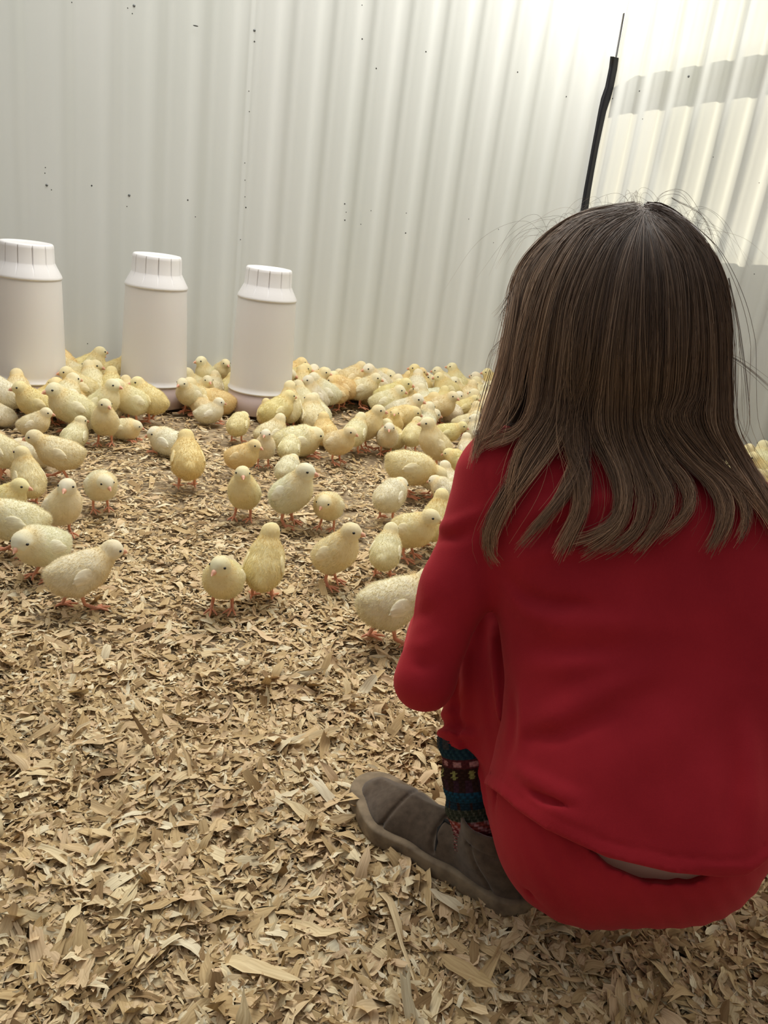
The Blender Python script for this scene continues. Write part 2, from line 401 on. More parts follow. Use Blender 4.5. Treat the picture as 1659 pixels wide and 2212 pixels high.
# ------------------------------------------------------------------ feeders
jm = new_mat('milky_plastic', (0.83, 0.80, 0.785), 0.38)
BS(jm).inputs['Subsurface Weight'].default_value = 0.25; BS(jm).inputs['Subsurface Radius'].default_value = (0.03, 0.025, 0.025); BS(jm).inputs['Subsurface Scale'].default_value = 0.5
capm = new_mat('white_cap_plastic', (0.84, 0.82, 0.82), 0.35)
dishm = new_mat('pinkish_dish_plastic', (0.62, 0.50, 0.48), 0.4)
groovem = new_mat('cap_groove_shade', (0.25, 0.24, 0.24), 0.6)
def feeder(x, y, sc, label, rot):
    t = empty('feeder_jar'); g = ground(x, y); t.location = (g[0], g[1], 0.004); t.scale = (sc,) * 3; t.rotation_euler = (0, 0, rot)
    tag(t, label, 'feeder', 'white feeder jars in front of the back wall')
    dish = lathe('dish', [(0.001, 0), (0.076, 0), (0.079, 0.004), (0.0785, 0.050), (0.074, 0.052), (0.001, 0.052)], 72)
    link('dish', dish, dishm, t)
    body = lathe('jar', [(0.001, 0.03), (0.074, 0.031), (0.0755, 0.052), (0.0785, 0.053), (0.0805, 0.0545), (0.0805, 0.0565), (0.0775, 0.058), (0.0765, 0.068), (0.0735, 0.16), (0.0695, 0.270), (0.0690, 0.276), (0.060, 0.280), (0.001, 0.281)], 96)
    link('jar', body, jm, t)
    ng = 12
    def rf(r, z, a):
        ph = (a * ng / (2 * np.pi)) % 1.0
        g_ = (ph < 0.055) & (z > 0.298) & (z < 0.340)
        return np.where(g_ & (r > 0.03), r - 0.0045, r)
    cp = lathe('cap', [(0.066, 0.2745), (0.0708, 0.2748), (0.0712, 0.2775), (0.0700, 0.2810), (0.0620, 0.2960), (0.0575, 0.3050), (0.0562, 0.3080), (0.0550, 0.3375), (0.0542, 0.3435), (0.0520, 0.3460), (0.048, 0.3465), (0.046, 0.3455), (0.001, 0.3455)], 392, rf)
    link('cap', cp, capm, t)
    return t
feeder(66, 868, 1.212, 'white feeder jar nearest the left edge, leftmost of the three', 0.1)
feeder(331, 872, 1.21, 'white feeder jar standing between the other two feeder jars', 0.35)
feeder(559, 888, 1.205, 'white feeder jar standing farthest right beside the dense crowd of chicks', 0.2)
# ------------------------------------------------------------------ chicks
down = new_mat('chick_down', (0.8, 0.74, 0.5), 0.85)
BS(down).inputs['Sheen Weight'].default_value = 0.15; BS(down).inputs['Sheen Roughness'].default_value = 0.5
BS(down).inputs['Sheen Tint'].default_value = (1, 0.97, 0.8, 1)
BS(down).inputs['Specular IOR Level'].default_value = 0.1
oi = N(down, 'ShaderNodeObjectInfo'); at = N(down, 'ShaderNodeAttribute', attribute_name='yellow')
my = N(down, 'ShaderNodeMixRGB'); my.inputs[2].default_value = (0.86, 0.64, 0.26, 1)
L(down, at.outputs['Fac'], my.inputs[0]); L(down, oi.outputs['Color'], my.inputs[1])
dn = noise(down, 90, 5); dr = ramp(down, [(0.3, (0.94, 0.92, 0.86)), (0.65, (1, 1, 1))]); L(down, dn.outputs['Fac'], dr.inputs[0])
mm = N(down, 'ShaderNodeMixRGB', blend_type='MULTIPLY'); mm.inputs[0].default_value = 0.8
L(down, my.outputs[0], mm.inputs[1]); L(down, dr.outputs[0], mm.inputs[2]); L(down, mm.outputs[0], BS(down).inputs['Base Color'])
trn = N(down, 'ShaderNodeBsdfTranslucent'); L(down, mm.outputs[0], trn.inputs[0])
dmx = N(down, 'ShaderNodeMixShader'); dmx.inputs[0].default_value = 0.04
L(down, BS(down).outputs[0], dmx.inputs[1]); L(down, trn.outputs[0], dmx.inputs[2]); L(down, dmx.outputs[0], down.node_tree.nodes['Material Output'].inputs[0])
tuft = down.copy(); tuft.name = 'chick_tufts'
for n_ in tuft.node_tree.nodes:
    if n_.type == 'MIX_SHADER': n_.inputs[0].default_value = 0.5
wingm = new_mat('wing_feather', (0.84, 0.78, 0.56), 0.8)
wn = noise(wingm, 400, 3, mapscale=(1, 0.15, 1)); wr_ = ramp(wingm, [(0.35, (0.88, 0.84, 0.76)), (0.6, (1.02, 1.0, 0.98))]); L(wingm, wn.outputs['Fac'], wr_.inputs[0])
wo_ = N(wingm, 'ShaderNodeObjectInfo'); wx = N(wingm, 'ShaderNodeMixRGB', blend_type='MULTIPLY'); wx.inputs[0].default_value = 1.0
L(wingm, wo_.outputs['Color'], wx.inputs[1]); L(wingm, wr_.outputs[0], wx.inputs[2]); L(wingm, wx.outputs[0], BS(wingm).inputs['Base Color'])
legm = new_mat('orange_pink_skin', (0.78, 0.33, 0.19), 0.5)
beakm = new_mat('pink_beak', (0.80, 0.42, 0.28), 0.45)
eyem = new_mat('black_eye', (0.006, 0.005, 0.004), 0.12)

def rot_x(v, a):
    c, s = math.cos(a), math.sin(a); return np.array([v[0], v[1] * c - v[2] * s, v[1] * s + v[2] * c])
def bmcap(V, Q, pts, rad, seg=8):
    """tapered tube through pts, closed ends"""
    pts = np.array(pts, float); base = len(V); n = len(pts)
    t = np.gradient(pts, axis=0)
    for i in range(n):
        d = sn(t[i]); a = np.cross(d, [0.3, 0.1, 0.95] if abs(d[2]) < 0.9 else [1, 0, 0]); a = sn(a); b_ = np.cross(d, a)
        for k in range(seg):
            an = 2 * math.pi * k / seg
            V.append(pts[i] + rad[i] * (math.cos(an) * a + math.sin(an) * b_))
    for i in range(n - 1):
        for k in range(seg):
            Q.append([base + i * seg + k, base + i * seg + (k + 1) % seg, base + (i + 1) * seg + (k + 1) % seg, base + (i + 1) * seg + k])
    for i0, rev in ((0, True), (n - 1, False)):
        c = len(V); V.append(pts[i0] + (sn(t[i0]) * rad[i0] * (-0.5 if rev else 0.5)))
        for k in range(0, seg, 2):
            q = [base + i0 * seg + k, base + i0 * seg + (k + 1) % seg, base + i0 * seg + (k + 2) % seg, c]
            Q.append(q[::-1] if not rev else q)

def foot_mesh(name, hip, ankle, foot, spread=0.0, sit=False):
    V, Q = [], []
    if not sit:
        bmcap(V, Q, [hip, (np.array(hip) + ankle) / 2, ankle, foot], [0.0042, 0.0034, 0.0031, 0.0030])
    fx, fy, fz = foot
    for ang, ln in ((-34, 0.021), (2, 0.026), (36, 0.021), (178, 0.011)):
        a = math.radians(ang + spread); d = np.array([math.sin(a), math.cos(a), 0])
        f0 = np.array([fx, fy, fz])
        bmcap(V, Q, [f0, f0 + d * ln * 0.35 + [0, 0, 0.0006], f0 + d * ln * 0.7 - [0, 0, 0.0012], f0 + d * ln * 0.9 - [0, 0, 0.0022], f0 + d * ln - [0, 0, 0.0034]], [0.0026, 0.0022, 0.0020, 0.0015, 0.0006], 6)
    return np_mesh(name, np.array(V), np.array(Q))

TINT = {'cream': (0.90, 0.81, 0.54), 'white': (0.91, 0.86, 0.69), 'gold': (0.90, 0.74, 0.42), 'pale': (0.91, 0.84, 0.61), 'lemon': (0.90, 0.80, 0.47)}
PROTO = {}
def proto(pose, hy):
    """pose: up, st, lo, pk, si, sl ; hy: head turn to the bird's left in degrees"""
    key = (pose, hy)
    if key in PROTO: return PROTO[key]
    seed = len(PROTO) + 3; rg = np.random.RandomState(seed)
    #        pitch  zbody  head fwd, head z, head pitch, neck r, sit
    prm = {'up': (32, 0.067, 0.027, 0.122, 2, 0.0165, 0), 'st': (14, 0.064, 0.037, 0.108, -5, 0.0185, 0),
           'lo': (8, 0.063, 0.041, 0.087, -16, 0.0215, 0), 'pk': (-12, 0.062, 0.062, 0.054, -45, 0.0165, 0),
           'si': (12, 0.034, 0.030, 0.079, -2, 0.0185, 1), 'sl': (2, 0.032, 0.038, 0.052, -12, 0.0205, 1),
           'wk': (2, 0.065, 0.054, 0.101, -10, 0.0180, 0)}[pose]
    bp, zb, hf, hz, hp, rn, sit = prm
    bp = math.radians(bp); c = np.array([0, -0.002, zb])
    u = rot_x([0, 1, 0], bp); w = rot_x([0, 0, 1], bp)
    hyr = math.radians(hy)
    H = np.array([-0.006 * math.sin(hyr), hf - 0.004 * (1 - math.cos(hyr)), hz])
    hpr = math.radians(hp)
    fd = np.array([-math.sin(hyr) * math.cos(hpr), math.cos(hyr) * math.cos(hpr), math.sin(hpr)])
    sd = sn(np.cross(fd, [0, 0, 1])); up = np.cross(sd, fd)
    RB = np.stack([[1, 0, 0], u, w], 1)
    breast = c + u * 0.020 + w * 0.002; neck0 = c + u * 0.026 + w * 0.012
    wide = 1.10 if sit else 1.0
    def body(p):
        d = ell(p, c, (0.0335 * wide, 0.0405, 0.0325), RB)
        d = smin(d, ell(p, c - u * 0.018 - w * 0.002, (0.0272 * wide, 0.0290, 0.0270), RB), 0.02)
        d = smin(d, cap(p, breast, breast + [0, 0.0, 0.004], 0.0258), 0.018)
        d = smin(d, cap(p, c - u * 0.040 + w * 0.006, c - u * 0.046 + w * 0.009, 0.0115, 0.0075), 0.016)
        d = smin(d, cap(p, neck0, H - np.array([0, 0, 0.003]) - fd * 0.002, rn + 0.004, 0.0150), 0.018)
        hd = ell(p, H, (0.0160, 0.0180, 0.0160), np.stack([sd, fd, up], 1))
        hd = smin(hd, cap(p, H + fd * 0.008 - up * 0.003, H + fd * 0.0155 - up * 0.0035, 0.0095, 0.0045), 0.010)
        d = smin(d, hd, 0.008)
        if not sit:
            for s in (-1, 1):
                d = smin(d, cap(p, c + np.array([s * 0.016, -0.004, -0.018]), np.array([s * 0.016, -0.004, 0.036]), 0.0140, 0.0055), 0.012)
        return d + 0.0007 * val_noise(p, 260, seed) + 0.0010 * val_noise(p, 110, seed + 1)
    me = nets(body, (-0.055, -0.075, -0.004 if sit else 0.008), (0.055, 0.10, 0.145), 0.0027, 'chick_body')
    if sit:
        co = np.empty(len(me.vertices) * 3, np.float32); me.vertices.foreach_get('co', co); co = co.reshape(-1, 3)
    else:
        co = np.empty(len(me.vertices) * 3, np.float32); me.vertices.foreach_get('co', co); co = co.reshape(-1, 3)
    no = np.empty(len(me.vertices) * 3, np.float32); me.vertices.foreach_get('normal', no); no = no.reshape(-1, 3)
    qs = np.empty(len(me.loops), np.int32); me.loops.foreach_get('vertex_index', qs); qs = qs.reshape(-1, 4)
    # down: fine short tufts growing out of the skin, swept towards the tail
    nh = 11000
    fi = rg.randint(0, len(qs), nh); wt = rg.dirichlet([1, 1, 1, 1], nh)
    pp = (co[qs[fi]] * wt[..., None]).sum(1); nn = (no[qs[fi]] * wt[..., None]).sum(1)
    near = np.linalg.norm(pp - H, axis=1)
    hl = np.where(near < 0.021, 0.0022, 0.0052) * (0.6 + 0.7 * rg.rand(nh))
    ok = ~((near < 0.024) & (((pp - H) @ fd) > 0.010))
    swp = -u * 0.75 - np.array([0, 0, 0.35])
    dr_ = nn * 0.75 + swp + 0.28 * rg.normal(size=(nh, 3)); dr_ /= np.linalg.norm(dr_, axis=1)[:, None]
    sdv = np.cross(dr_, nn + 0.3 * rg.normal(size=(nh, 3))); sdv /= np.linalg.norm(sdv, axis=1)[:, None]
    wdt = (0.00032 + 0.00022 * rg.rand(nh))[:, None]
    a = pp - nn * 0.0006
    tv = np.stack([a - sdv * wdt, a + sdv * wdt, a + dr_ * hl[:, None]], 1)[ok]
    k = len(tv); allv = np.concatenate([co, tv.reshape(-1, 3)])
    me2 = np_mesh('chick_body', allv, [qs, (len(co) + np.arange(3 * k)).reshape(-1, 3)])
    # natural colouring: yellower crown, nape and breast
    tn = np.linalg.norm(allv - H, axis=1); tb = ((allv - c) @ u)
    yl = 0.42 * np.clip(1.35 - tn / 0.030, 0, 1) * np.clip(0.6 - ((allv - H) @ fd) / 0.03, 0, 1) + 0.30 * np.clip((tb - 0.01) / 0.03, 0, 1) * (tn > 0.02)
    yl = np.clip(yl + 0.12 * val_noise(allv.astype(np.float32), 60, seed + 5) + 0.02, 0, 1)
    ca = me2.attributes.new('yellow', 'FLOAT', 'POINT'); ca.data.foreach_set('value', yl.astype(np.float32))
    me2.materials.append(down); me2.materials.append(tuft)
    mi = np.zeros(len(me2.polygons), np.int32); mi[len(qs):] = 1; me2.polygons.foreach_set('material_index', mi)
    parts = [('body', me2)]
    # beak
    b0 = H + fd * 0.0160 - up * 0.0035
    V, Q = [], []
    bmcap(V, Q, [b0, b0 + fd * 0.004 + up * 0.0004, b0 + fd * 0.009 - up * 0.0010, b0 + fd * 0.0128 - up * 0.0036], [0.0050, 0.0046, 0.0030, 0.0005], 10)
    bmcap(V, Q, [b0 - up * 0.0026, b0 + fd * 0.004 - up * 0.0034, b0 + fd * 0.0095 - up * 0.0042], [0.0036, 0.0030, 0.0006], 8)
    me = np_mesh('beak', np.array(V), np.array(Q)); me.materials.append(beakm); parts.append(('beak', me))
    for s in (-1, 1):
        ed = sn(fd * 0.50 + sd * s * 0.86 + up * 0.14)
        lo_, hi_ = 0.005, 0.03
        for _ in range(18):
            md = (lo_ + hi_) / 2
            if body((H + ed * md)[None].astype(np.float32))[0] < 0: lo_ = md
            else: hi_ = md
        ec = H + ed * (lo_ - 0.0008)
        me = bpy.data.meshes.new('eye'); bm = bmesh.new(); bmesh.ops.create_uvsphere(bm, u_segments=12, v_segments=8, radius=0.0028)
        for v in bm.verts: v.co = Vector((v.co.x, v.co.y, v.co.z * 0.85))
        bm.transform(Matrix.Translation(Vector(ec))); bm.to_mesh(me); bm.free()
        for p in me.polygons: p.use_smooth = True
        me.materials.append(eyem); parts.append(('eye', me))
    # wings: flat pointed pads with three feather tips
    for s in (-1, 1):
        ax = sn(-u * 0.95 + w * (-0.28) + np.array([s * 0.16, 0, 0])); wo = np.array([s * 1.0, 0, 0.12])
        wo = sn(wo - ax * (wo @ ax)); wu = np.cross(ax, wo)
        r0 = c + u * 0.014 + w * 0.012 + np.array([s * 0.0290 * wide, 0, 0])
        def wing(p):
            d = ell(p, r0 + ax * 0.014 , (0.0185, 0.0046, 0.0135), np.stack([ax, wo, wu], 1))
            for t_, z_ in ((0.034, -0.005), (0.037, 0.0), (0.032, 0.005)):
                d = smin(d, cap(p, r0 + ax * 0.016 + wu * z_ * 0.7, r0 + ax * t_ + wu * z_ + wo * 0.002, 0.0035, 0.0012), 0.004)
            return d + 0.0003 * val_noise(p, 500, seed)
        lo3 = np.minimum(r0, r0 + ax * 0.04) - 0.018; hi3 = np.maximum(r0, r0 + ax * 0.04) + 0.018
        me = nets(wing, lo3, hi3, 0.0016, 'wing'); me.materials.append(wingm); parts.append(('wing', me))
    for s in (-1, 1):
        if sit:
            me = foot_mesh('foot', None, None, (s * 0.017, 0.030, 0.0045), -s * 8, True)
            parts.append(('foot', me))
        else:
            fo = {'wk': 0.022 * s}.get(pose, 0.004 * s)
            me = foot_mesh('leg', (s * 0.016, -0.004, 0.042), (s * 0.017, -0.008 + fo * 0.5, 0.015), (s * 0.018, -0.001 + fo, 0.0045), -s * 6)
            parts.append(('leg', me))
        me.materials.append(legm)
    top = hz + 0.0165
    objs = []
    PROTO[key] = (parts, top)
    return PROTO[key]
SRC = {}
def make_chick(pos, yaw, sc, pose, hy, tint, label, group):
    parts, top = proto(pose, hy)
    key = (pose, hy)
    if key not in SRC:                                  # first of its kind
        t = empty('chick'); kids = [link(n, me, None, t) for n, me in parts]; SRC[key] = (t, kids)
    else:
        t0, k0 = SRC[key]
        t = t0.copy(); COL.objects.link(t); kids = []
        for k in k0:
            kk = k.copy(); COL.objects.link(kk); kk.parent = t; kids.append(kk)
    t.location = pos; t.rotation_euler = (0, 0, math.radians(yaw)); t.scale = (sc, sc, sc)
    t['label'] = label; t['category'] = 'chick'; t['group'] = group
    rg = random.Random(int(abs(pos[0]) * 9999 + pos[1] * 777))
    col = TINT[tint]; col = tuple(min(0.9, v * (0.97 + 0.05 * rg.random())) for v in col)
    for k in kids: k.color = (*col, 1)
    return t
# x, y of the feet, y of the top of the head, heading (0 away, 90 left, 180 to the lens, -90 right), pose, head turn, colour, label
FRONT = [
 (172, 1322, 1174, -72, 'wk', 0, 'pale', 'large cream chick with a dirty belly striding right, nearest the camera at lower left'),
 (92, 1258, 1132, 128, 'lo', 20, 'white', 'chick with its beak pointing down left, just behind the striding chick at lower left'),
 (36, 1208, 1062, 82, 'wk', 20, 'pale', 'chick cut by the left edge showing a yellow neck and whitish back, one foot forward'),
 (137, 1168, 1022, 205, 'up', -40, 'white', 'upright white-breasted chick with its head turned right, between two low chicks at far left'),
 (218, 1110, 1013, 192, 'lo', 15, 'white', 'white chick facing the camera with lowered head and one foot out to its side'),
 (10, 1150, 1027, -112, 'st', 0, 'lemon', 'chick at the left edge of which the head looks right above a yellow-necked chick'),
 (62, 1098, 968, 22, 'up', 20, 'cream', 'tall chick seen from behind at the left with a round back of head'),
 (130, 1045, 930, 78, 'wk', 0, 'cream', 'big cream chick standing side on, head to the left, near the left edge'),
 (70, 1012, 950, 60, 'sl', 0, 'white', 'pale chick lying behind the big side-on chick at left'),
 (0, 1038, 915, 70, 'st', 0, 'pale', 'chick at the left edge, only its rounded rump in view'),
 (2, 925, 858, 60, 'si', 0, 'white', 'small white rump cut off by the left edge, below the leftmost jar'),
 (76, 965, 880, -105, 'st', 0, 'pale', 'chick crouching with head to the right, above the big side-on chick at left'),
 (162, 972, 900, -28, 'si', -40, 'pale', 'plump chick resting with its back turned and head bent right, beside the tall staring chick'),
 (226, 968, 854, 172, 'up', 40, 'cream', 'tall chick standing on pink feet with its breast to the camera and head turned left'),
 (272, 955, 903, -128, 'sl', 40, 'pale', 'chick lying down with its head raised to the right, beside the tall staring chick'),
 (122, 922, 848, -130, 'st', 0, 'gold', 'golden-headed chick looking right below the leftmost jar'),
 (186, 918, 858, 30, 'si', 40, 'white', 'white back of a chick hidden behind the tall staring chick'),
 (362, 988, 925, 62, 'sl', 40, 'white', 'white chick lying alone on the open shavings with its head away'),
 (402, 1060, 934, 8, 'st', 0, 'gold', 'chick seen from behind with bright yellow neck and two splayed pink feet'),
 (322, 918, 815, 62, 'st', 40, 'lemon', 'large lemon chick with its back turned and head left, below the middle jar'),
 (283, 897, 812, 20, 'st', 0, 'cream', 'chick half hidden on the left of the large lemon chick below the middle jar'),
 (376, 892, 803, 142, 'st', 0, 'pale', 'chick facing left towards the camera in front of the middle jar'),
 (408, 884, 802, 205, 'st', 0, 'pale', 'chick squeezed in at the right of the one facing left before the middle jar'),
 (446, 862, 768, 118, 'up', 0, 'pale', 'upright chick with its head to the left between the middle and right jars'),
 (474, 845, 770, -150, 'st', 0, 'cream', 'chick looking right behind the upright chick between the middle and right jars'),
 (492, 832, 763, 100, 'st', 0, 'white', 'white chick whose head shows at the left side of the right jar'),
 (410, 835, 770, 150, 'st', 40, 'gold', 'shaded tan chick at the right side of the middle jar'),
 (452, 920, 856, -88, 'si', 0, 'white', 'big white chick sitting side on with its head to the right and pink toes showing'),
 (436, 905, 850, 90, 'si', 0, 'cream', 'chick whose small head peeks out left behind the big white sitting chick'),
 (486, 884, 806, 0, 'st', 0, 'pale', 'chick seen from behind, left of two yellow backs at the foot of the right jar'),
 (518, 880, 812, -20, 'si', -40, 'lemon', 'yellow chick pressed against the foot of the right jar with its back turned'),
 (538, 895, 838, 92, 'sl', 0, 'gold', 'golden chick lying with its head down left in front of the right jar'),
 (512, 962, 892, -20, 'lo', -40, 'cream', 'round chick seen from behind with its head tucked away to the right'),
 (584, 965, 892, -62, 'si', 40, 'pale', 'chick with its head turned back right above the chick behind the yellow one'),
 (565, 905, 858, 8, 'si', 0, 'lemon', 'yellow-necked chick seen from behind right of the lying golden chick'),
 (642, 990, 918, -82, 'sl', 0, 'pale', 'chick lying with its head raised right, behind the preening chick'),
 (632, 922, 852, 176, 'si', -20, 'cream', 'cream chick sitting upright with its breast to the camera and pink beak turned right'),
 (520, 1040, 942, -118, 'st', 0, 'gold', 'golden chick standing behind the front-facing chick, head to the right'),
 (568, 1015, 934, 186, 'up', -20, 'white', 'slim pale chick facing the camera right of the golden chick'),
 (622, 1014, 948, -10, 'lo', 40, 'pale', 'chick with its head twisted back to preen and a white wing feather out'),
 (522, 1130, 997, 165, 'up', 20, 'cream', 'upright chick with legs apart, in front of the golden one, head turned left'),
 (624, 1142, 990, -128, 'up', 20, 'white', 'large white chick with grey-cream back looking right in the middle of the floor'),
 (618, 1062, 996, -20, 'lo', 0, 'white', 'small pale chick mostly hidden behind the large white one in mid floor'),
 (704, 1150, 1060, 162, 'lo', 0, 'pale', 'small round chick with its head drawn in, right of the large white chick'),
 (478, 1328, 1182, 172, 'st', -20, 'cream', 'round chick standing toes out facing the camera, frontmost at the centre'),
 (566, 1298, 1138, -8, 'up', -20, 'lemon', 'tall lemon chick seen from behind, close beside the frontmost central chick'),
 (718, 1272, 1118, -124, 'up', 20, 'cream', 'chick stepping right with a long neck and its beak near the girl, legs apart'),
 (826, 1252, 1138, -8, 'st', 0, 'pale', 'fluffy round chick seen from behind beside the long-necked chick'),
 (884, 1214, 1085, -126, 'st', 20, 'cream', 'chick with a strong pink beak looking right, left of the girl\'s upper sleeve'),
 (932, 1190, 1060, -12, 'up', 20, 'lemon', 'yellow chick seen from behind and partly hidden by the girl\'s upper sleeve'),
 (836, 1395, 1228, -62, 'wk', 0, 'pale', 'large chick at the girl\'s elbow with its head hidden by the sleeve'),
 (836, 1130, 1036, -28, 'lo', -20, 'white', 'chick with its back turned, head bent right and a wing feather sticking up'),
 (878, 1078, 1000, -82, 'pk', 0, 'cream', 'chick bending its head down right above the back-turned chick'),
 (925, 1080, 1022, 98, 'lo', 0, 'white', 'white-headed chick bending left near the girl\'s shoulder'),
 (955, 1108, 1034, 70, 'lo', 0, 'white', 'white back of a chick just left of the girl\'s upper arm'),
 (965, 1075, 1000, 40, 'si', 0, 'white', 'whitish chick resting against the girl\'s shoulder outline'),
 (985, 1040, 976, 85, 'lo', 0, 'lemon', 'lemon chick with a dark eye patch bending left by the girl\'s shoulder'),
 (728, 1008, 912, -134, 'st', 20, 'cream', 'chick standing with pink feet and beak turned right, at the front of the mid flock'),
 (700, 965, 893, 20, 'si', 0, 'gold', 'chick with a golden nape turned away, left behind the mid flock\'s front chick'),
 (762, 985, 893, -20, 'st', 0, 'pale', 'pale chick hidden behind the mid flock\'s front chick'),
 (788, 978, 868, -116, 'up', 20, 'cream', 'tall slim chick with a long neck looking right in the mid flock'),
 (832, 990, 906, 182, 'st', 0, 'white', 'pinkish white chick with its breast to the camera in the mid flock'),
 (846, 960, 886, 176, 'up', 0, 'gold', 'slim chick peering over the pinkish white one'),
 (886, 984, 902, -12, 'st', -20, 'cream', 'chick seen from behind with a drooping white wing, right of the pinkish white one'),
 (930, 1018, 901, 108, 'up', 0, 'cream', 'tall chick with a bright beak to the left, near the girl\'s shoulder'),
 (960, 978, 905, -84, 'wk', -20, 'lemon', 'yellow chick side on with a lowered head, behind the tall bright-beaked chick'),
 (1000, 955, 882, -100, 'st', 0, 'pale', 'chick looking right just left of the girl\'s hair'),
 (1008, 1000, 938, 30, 'si', 0, 'white', 'white chick at the edge of the girl\'s shoulder and hair'),
 (722, 892, 828, 126, 'lo', 20, 'gold', 'big buff chick with its beak to the left at the front of the dense crowd'),
 (752, 878, 812, -70, 'st', -20, 'gold', 'chick with a golden collar looking right in the dense crowd'),
 (800, 882, 832, -92, 'si', 0, 'cream', 'chick sitting side on beside the golden-collared one, head up to the right'),
 (852, 928, 857, -110, 'st', 0, 'white', 'whitish chick with a pink beak to the right above the mid flock'),
 (1000, 915, 858, -84, 'st', 0, 'lemon', 'yellow-headed chick side on with its wing lifted, left of the girl\'s hair'),
]
# the crowd: x, y of the top of the head, heading, pose, head turn, colour
CROWD = [
 (8, 800, 60, 'st', 0, 'white'), (50, 795, 5, 'st', 0, 'cream'), (84, 793, 120, 'si', 40, 'gold'), (80, 822, 95, 'st', 0, 'lemon'), (118, 812, -30, 'st', -40, 'pale'), (108, 822, -60, 'si', 0, 'lemon'),
 (152, 742, 30, 'st', 0, 'gold'), (160, 766, 95, 'st', 0, 'pale'), (172, 752, -80, 'st', 0, 'lemon'), (220, 750, -60, 'up', 0, 'cream'), (252, 764, -100, 'st', 0, 'lemon'), (185, 776, -110, 'st', 0, 'cream'),
 (214, 788, 20, 'st', 0, 'pale'), (145, 786, 95, 'st', 0, 'cream'), (246, 795, 5, 'st', 0, 'lemon'), (158, 815, 110, 'st', 0, 'pale'), (200, 807, -120, 'up', 0, 'pale'), (178, 835, 30, 'si', 0, 'white'), (222, 838, -30, 'si', 0, 'white'),
 (312, 812, 120, 'st', 0, 'pale'), (340, 798, 100, 'si', 20, 'cream'), (352, 798, -150, 'si', 0, 'pale'), (392, 796, 100, 'si', 0, 'pale'),
 (632, 759, 100, 'st', 0, 'lemon'), (655, 766, -80, 'st', 0, 'gold'), (627, 774, 110, 'st', 0, 'pale'), (645, 783, -95, 'st', 0, 'lemon'), (654, 789, 10, 'st', 0, 'lemon'), (618, 792, -120, 'st', 0, 'pale'),
 (684, 787, -100, 'st', 0, 'cream'), (683, 774, 180, 'st', 0, 'white'), (702, 780, 30, 'st', -40, 'pale'), (718, 778, 10, 'si', 0, 'pale'), (738, 783, -30, 'si', 0, 'lemon'), (757, 777, -70, 'st', 0, 'cream'), (779, 785, -120, 'lo', 0, 'pale'), (750, 789, 60, 'si', 0, 'lemon'), (762, 801, 120, 'si', 0, 'cream'), (732, 792, -80, 'si', 0, 'pale'),
 (700, 806, 80, 'lo', 0, 'white'), (725, 811, 95, 'lo', 0, 'gold'), (745, 812, 60, 'sl', 0, 'cream'), (688, 805, 105, 'st', 0, 'white'), (646, 808, 110, 'up', 0, 'white'), (638, 818, 10, 'up', -20, 'pale'), (662, 845, 30, 'si', 0, 'white'), (680, 850, 20, 'si', 20, 'pale'), (614, 838, -60, 'st', 0, 'lemon'), (598, 842, 60, 'sl', 0, 'pale'), (662, 822, 40, 'st', 0, 'pale'),
 (797, 797, -100, 'st', 0, 'pale'), (786, 806, -120, 'si', 0, 'cream'), (808, 785, 120, 'st', 0, 'white'), (820, 798, -85, 'si', 0, 'pale'), (838, 784, -80, 'si', 0, 'gold'), (846, 803, -95, 'si', 0, 'pale'), (828, 812, -60, 'si', 0, 'cream'), (860, 787, -85, 'st', 0, 'gold'), (883, 784, 130, 'si', 0, 'pale'), (877, 796, -85, 'si', 0, 'cream'), (906, 786, 95, 'up', 0, 'gold'), (912, 800, 5, 'st', 0, 'white'),
 (853, 811, -95, 'st', 0, 'lemon'), (866, 818, 180, 'si', 0, 'gold'), (876, 811, -85, 'si', 0, 'lemon'), (852, 832, -95, 'st', 0, 'pale'), (830, 828, -90, 'sl', 0, 'cream'), (900, 826, 40, 'si', 0, 'white'), (925, 836, -80, 'sl', 0, 'white'), (884, 846, -110, 'st', 0, 'white'), (930, 845, -85, 'si', 0, 'gold'), (948, 836, -120, 'st', 0, 'cream'),
 (952, 787, 90, 'st', 0, 'pale'), (978, 774, 92, 'up', 0, 'cream'), (1002, 800, 60, 'si', 0, 'white'), (950, 803, 170, 'lo', 0, 'white'), (970, 804, 110, 'st', 0, 'lemon'), (990, 806, 140, 'si', 0, 'pale'), (1008, 821, 20, 'sl', 0, 'lemon'), (978, 838, 10, 'si', 0, 'lemon'), (1046, 794, 100, 'st', 0, 'lemon'), (1028, 812, 40, 'si', 0, 'pale'), (1002, 845, 150, 'si', 0, 'white'), (1030, 842, 60, 'si', 0, 'pale'), (1022, 822, -20, 'si', 0, 'cream'),
 (876, 870, -90, 'lo', 0, 'lemon'), (905, 868, -20, 'si', 0, 'white'), (918, 880, -80, 'sl', 0, 'white'), (872, 905, 150, 'si', 0, 'cream'), (1020, 890, 60, 'si', 0, 'white'), (975, 868, 40, 'sl', 0, 'white'), (1040, 870, 30, 'si', 0, 'cream'), (1042, 830, 0, 'si', 0, 'white'),
 (1064, 800, 80, 'si', 0, 'pale'), (1075, 822, 120, 'si', 0, 'cream'), (1058, 850, 20, 'si', 0, 'pale'),
 (1602, 943, 120, 'st', 0, 'cream'), (1601, 928, 30, 'si', 0, 'gold'), (1622, 962, 20, 'si', 0, 'cream'), (1650, 976, 120, 'st', 0, 'lemon'), (1630, 990, 100, 'si', 0, 'pale'), (1608, 985, 40, 'si', 0, 'cream'), (1590, 960, 60, 'si', 0, 'pale'), (1660, 955, 20, 'si', 0, 'pale'), (1665, 1020, 60, 'si', 0, 'lemon'),
]
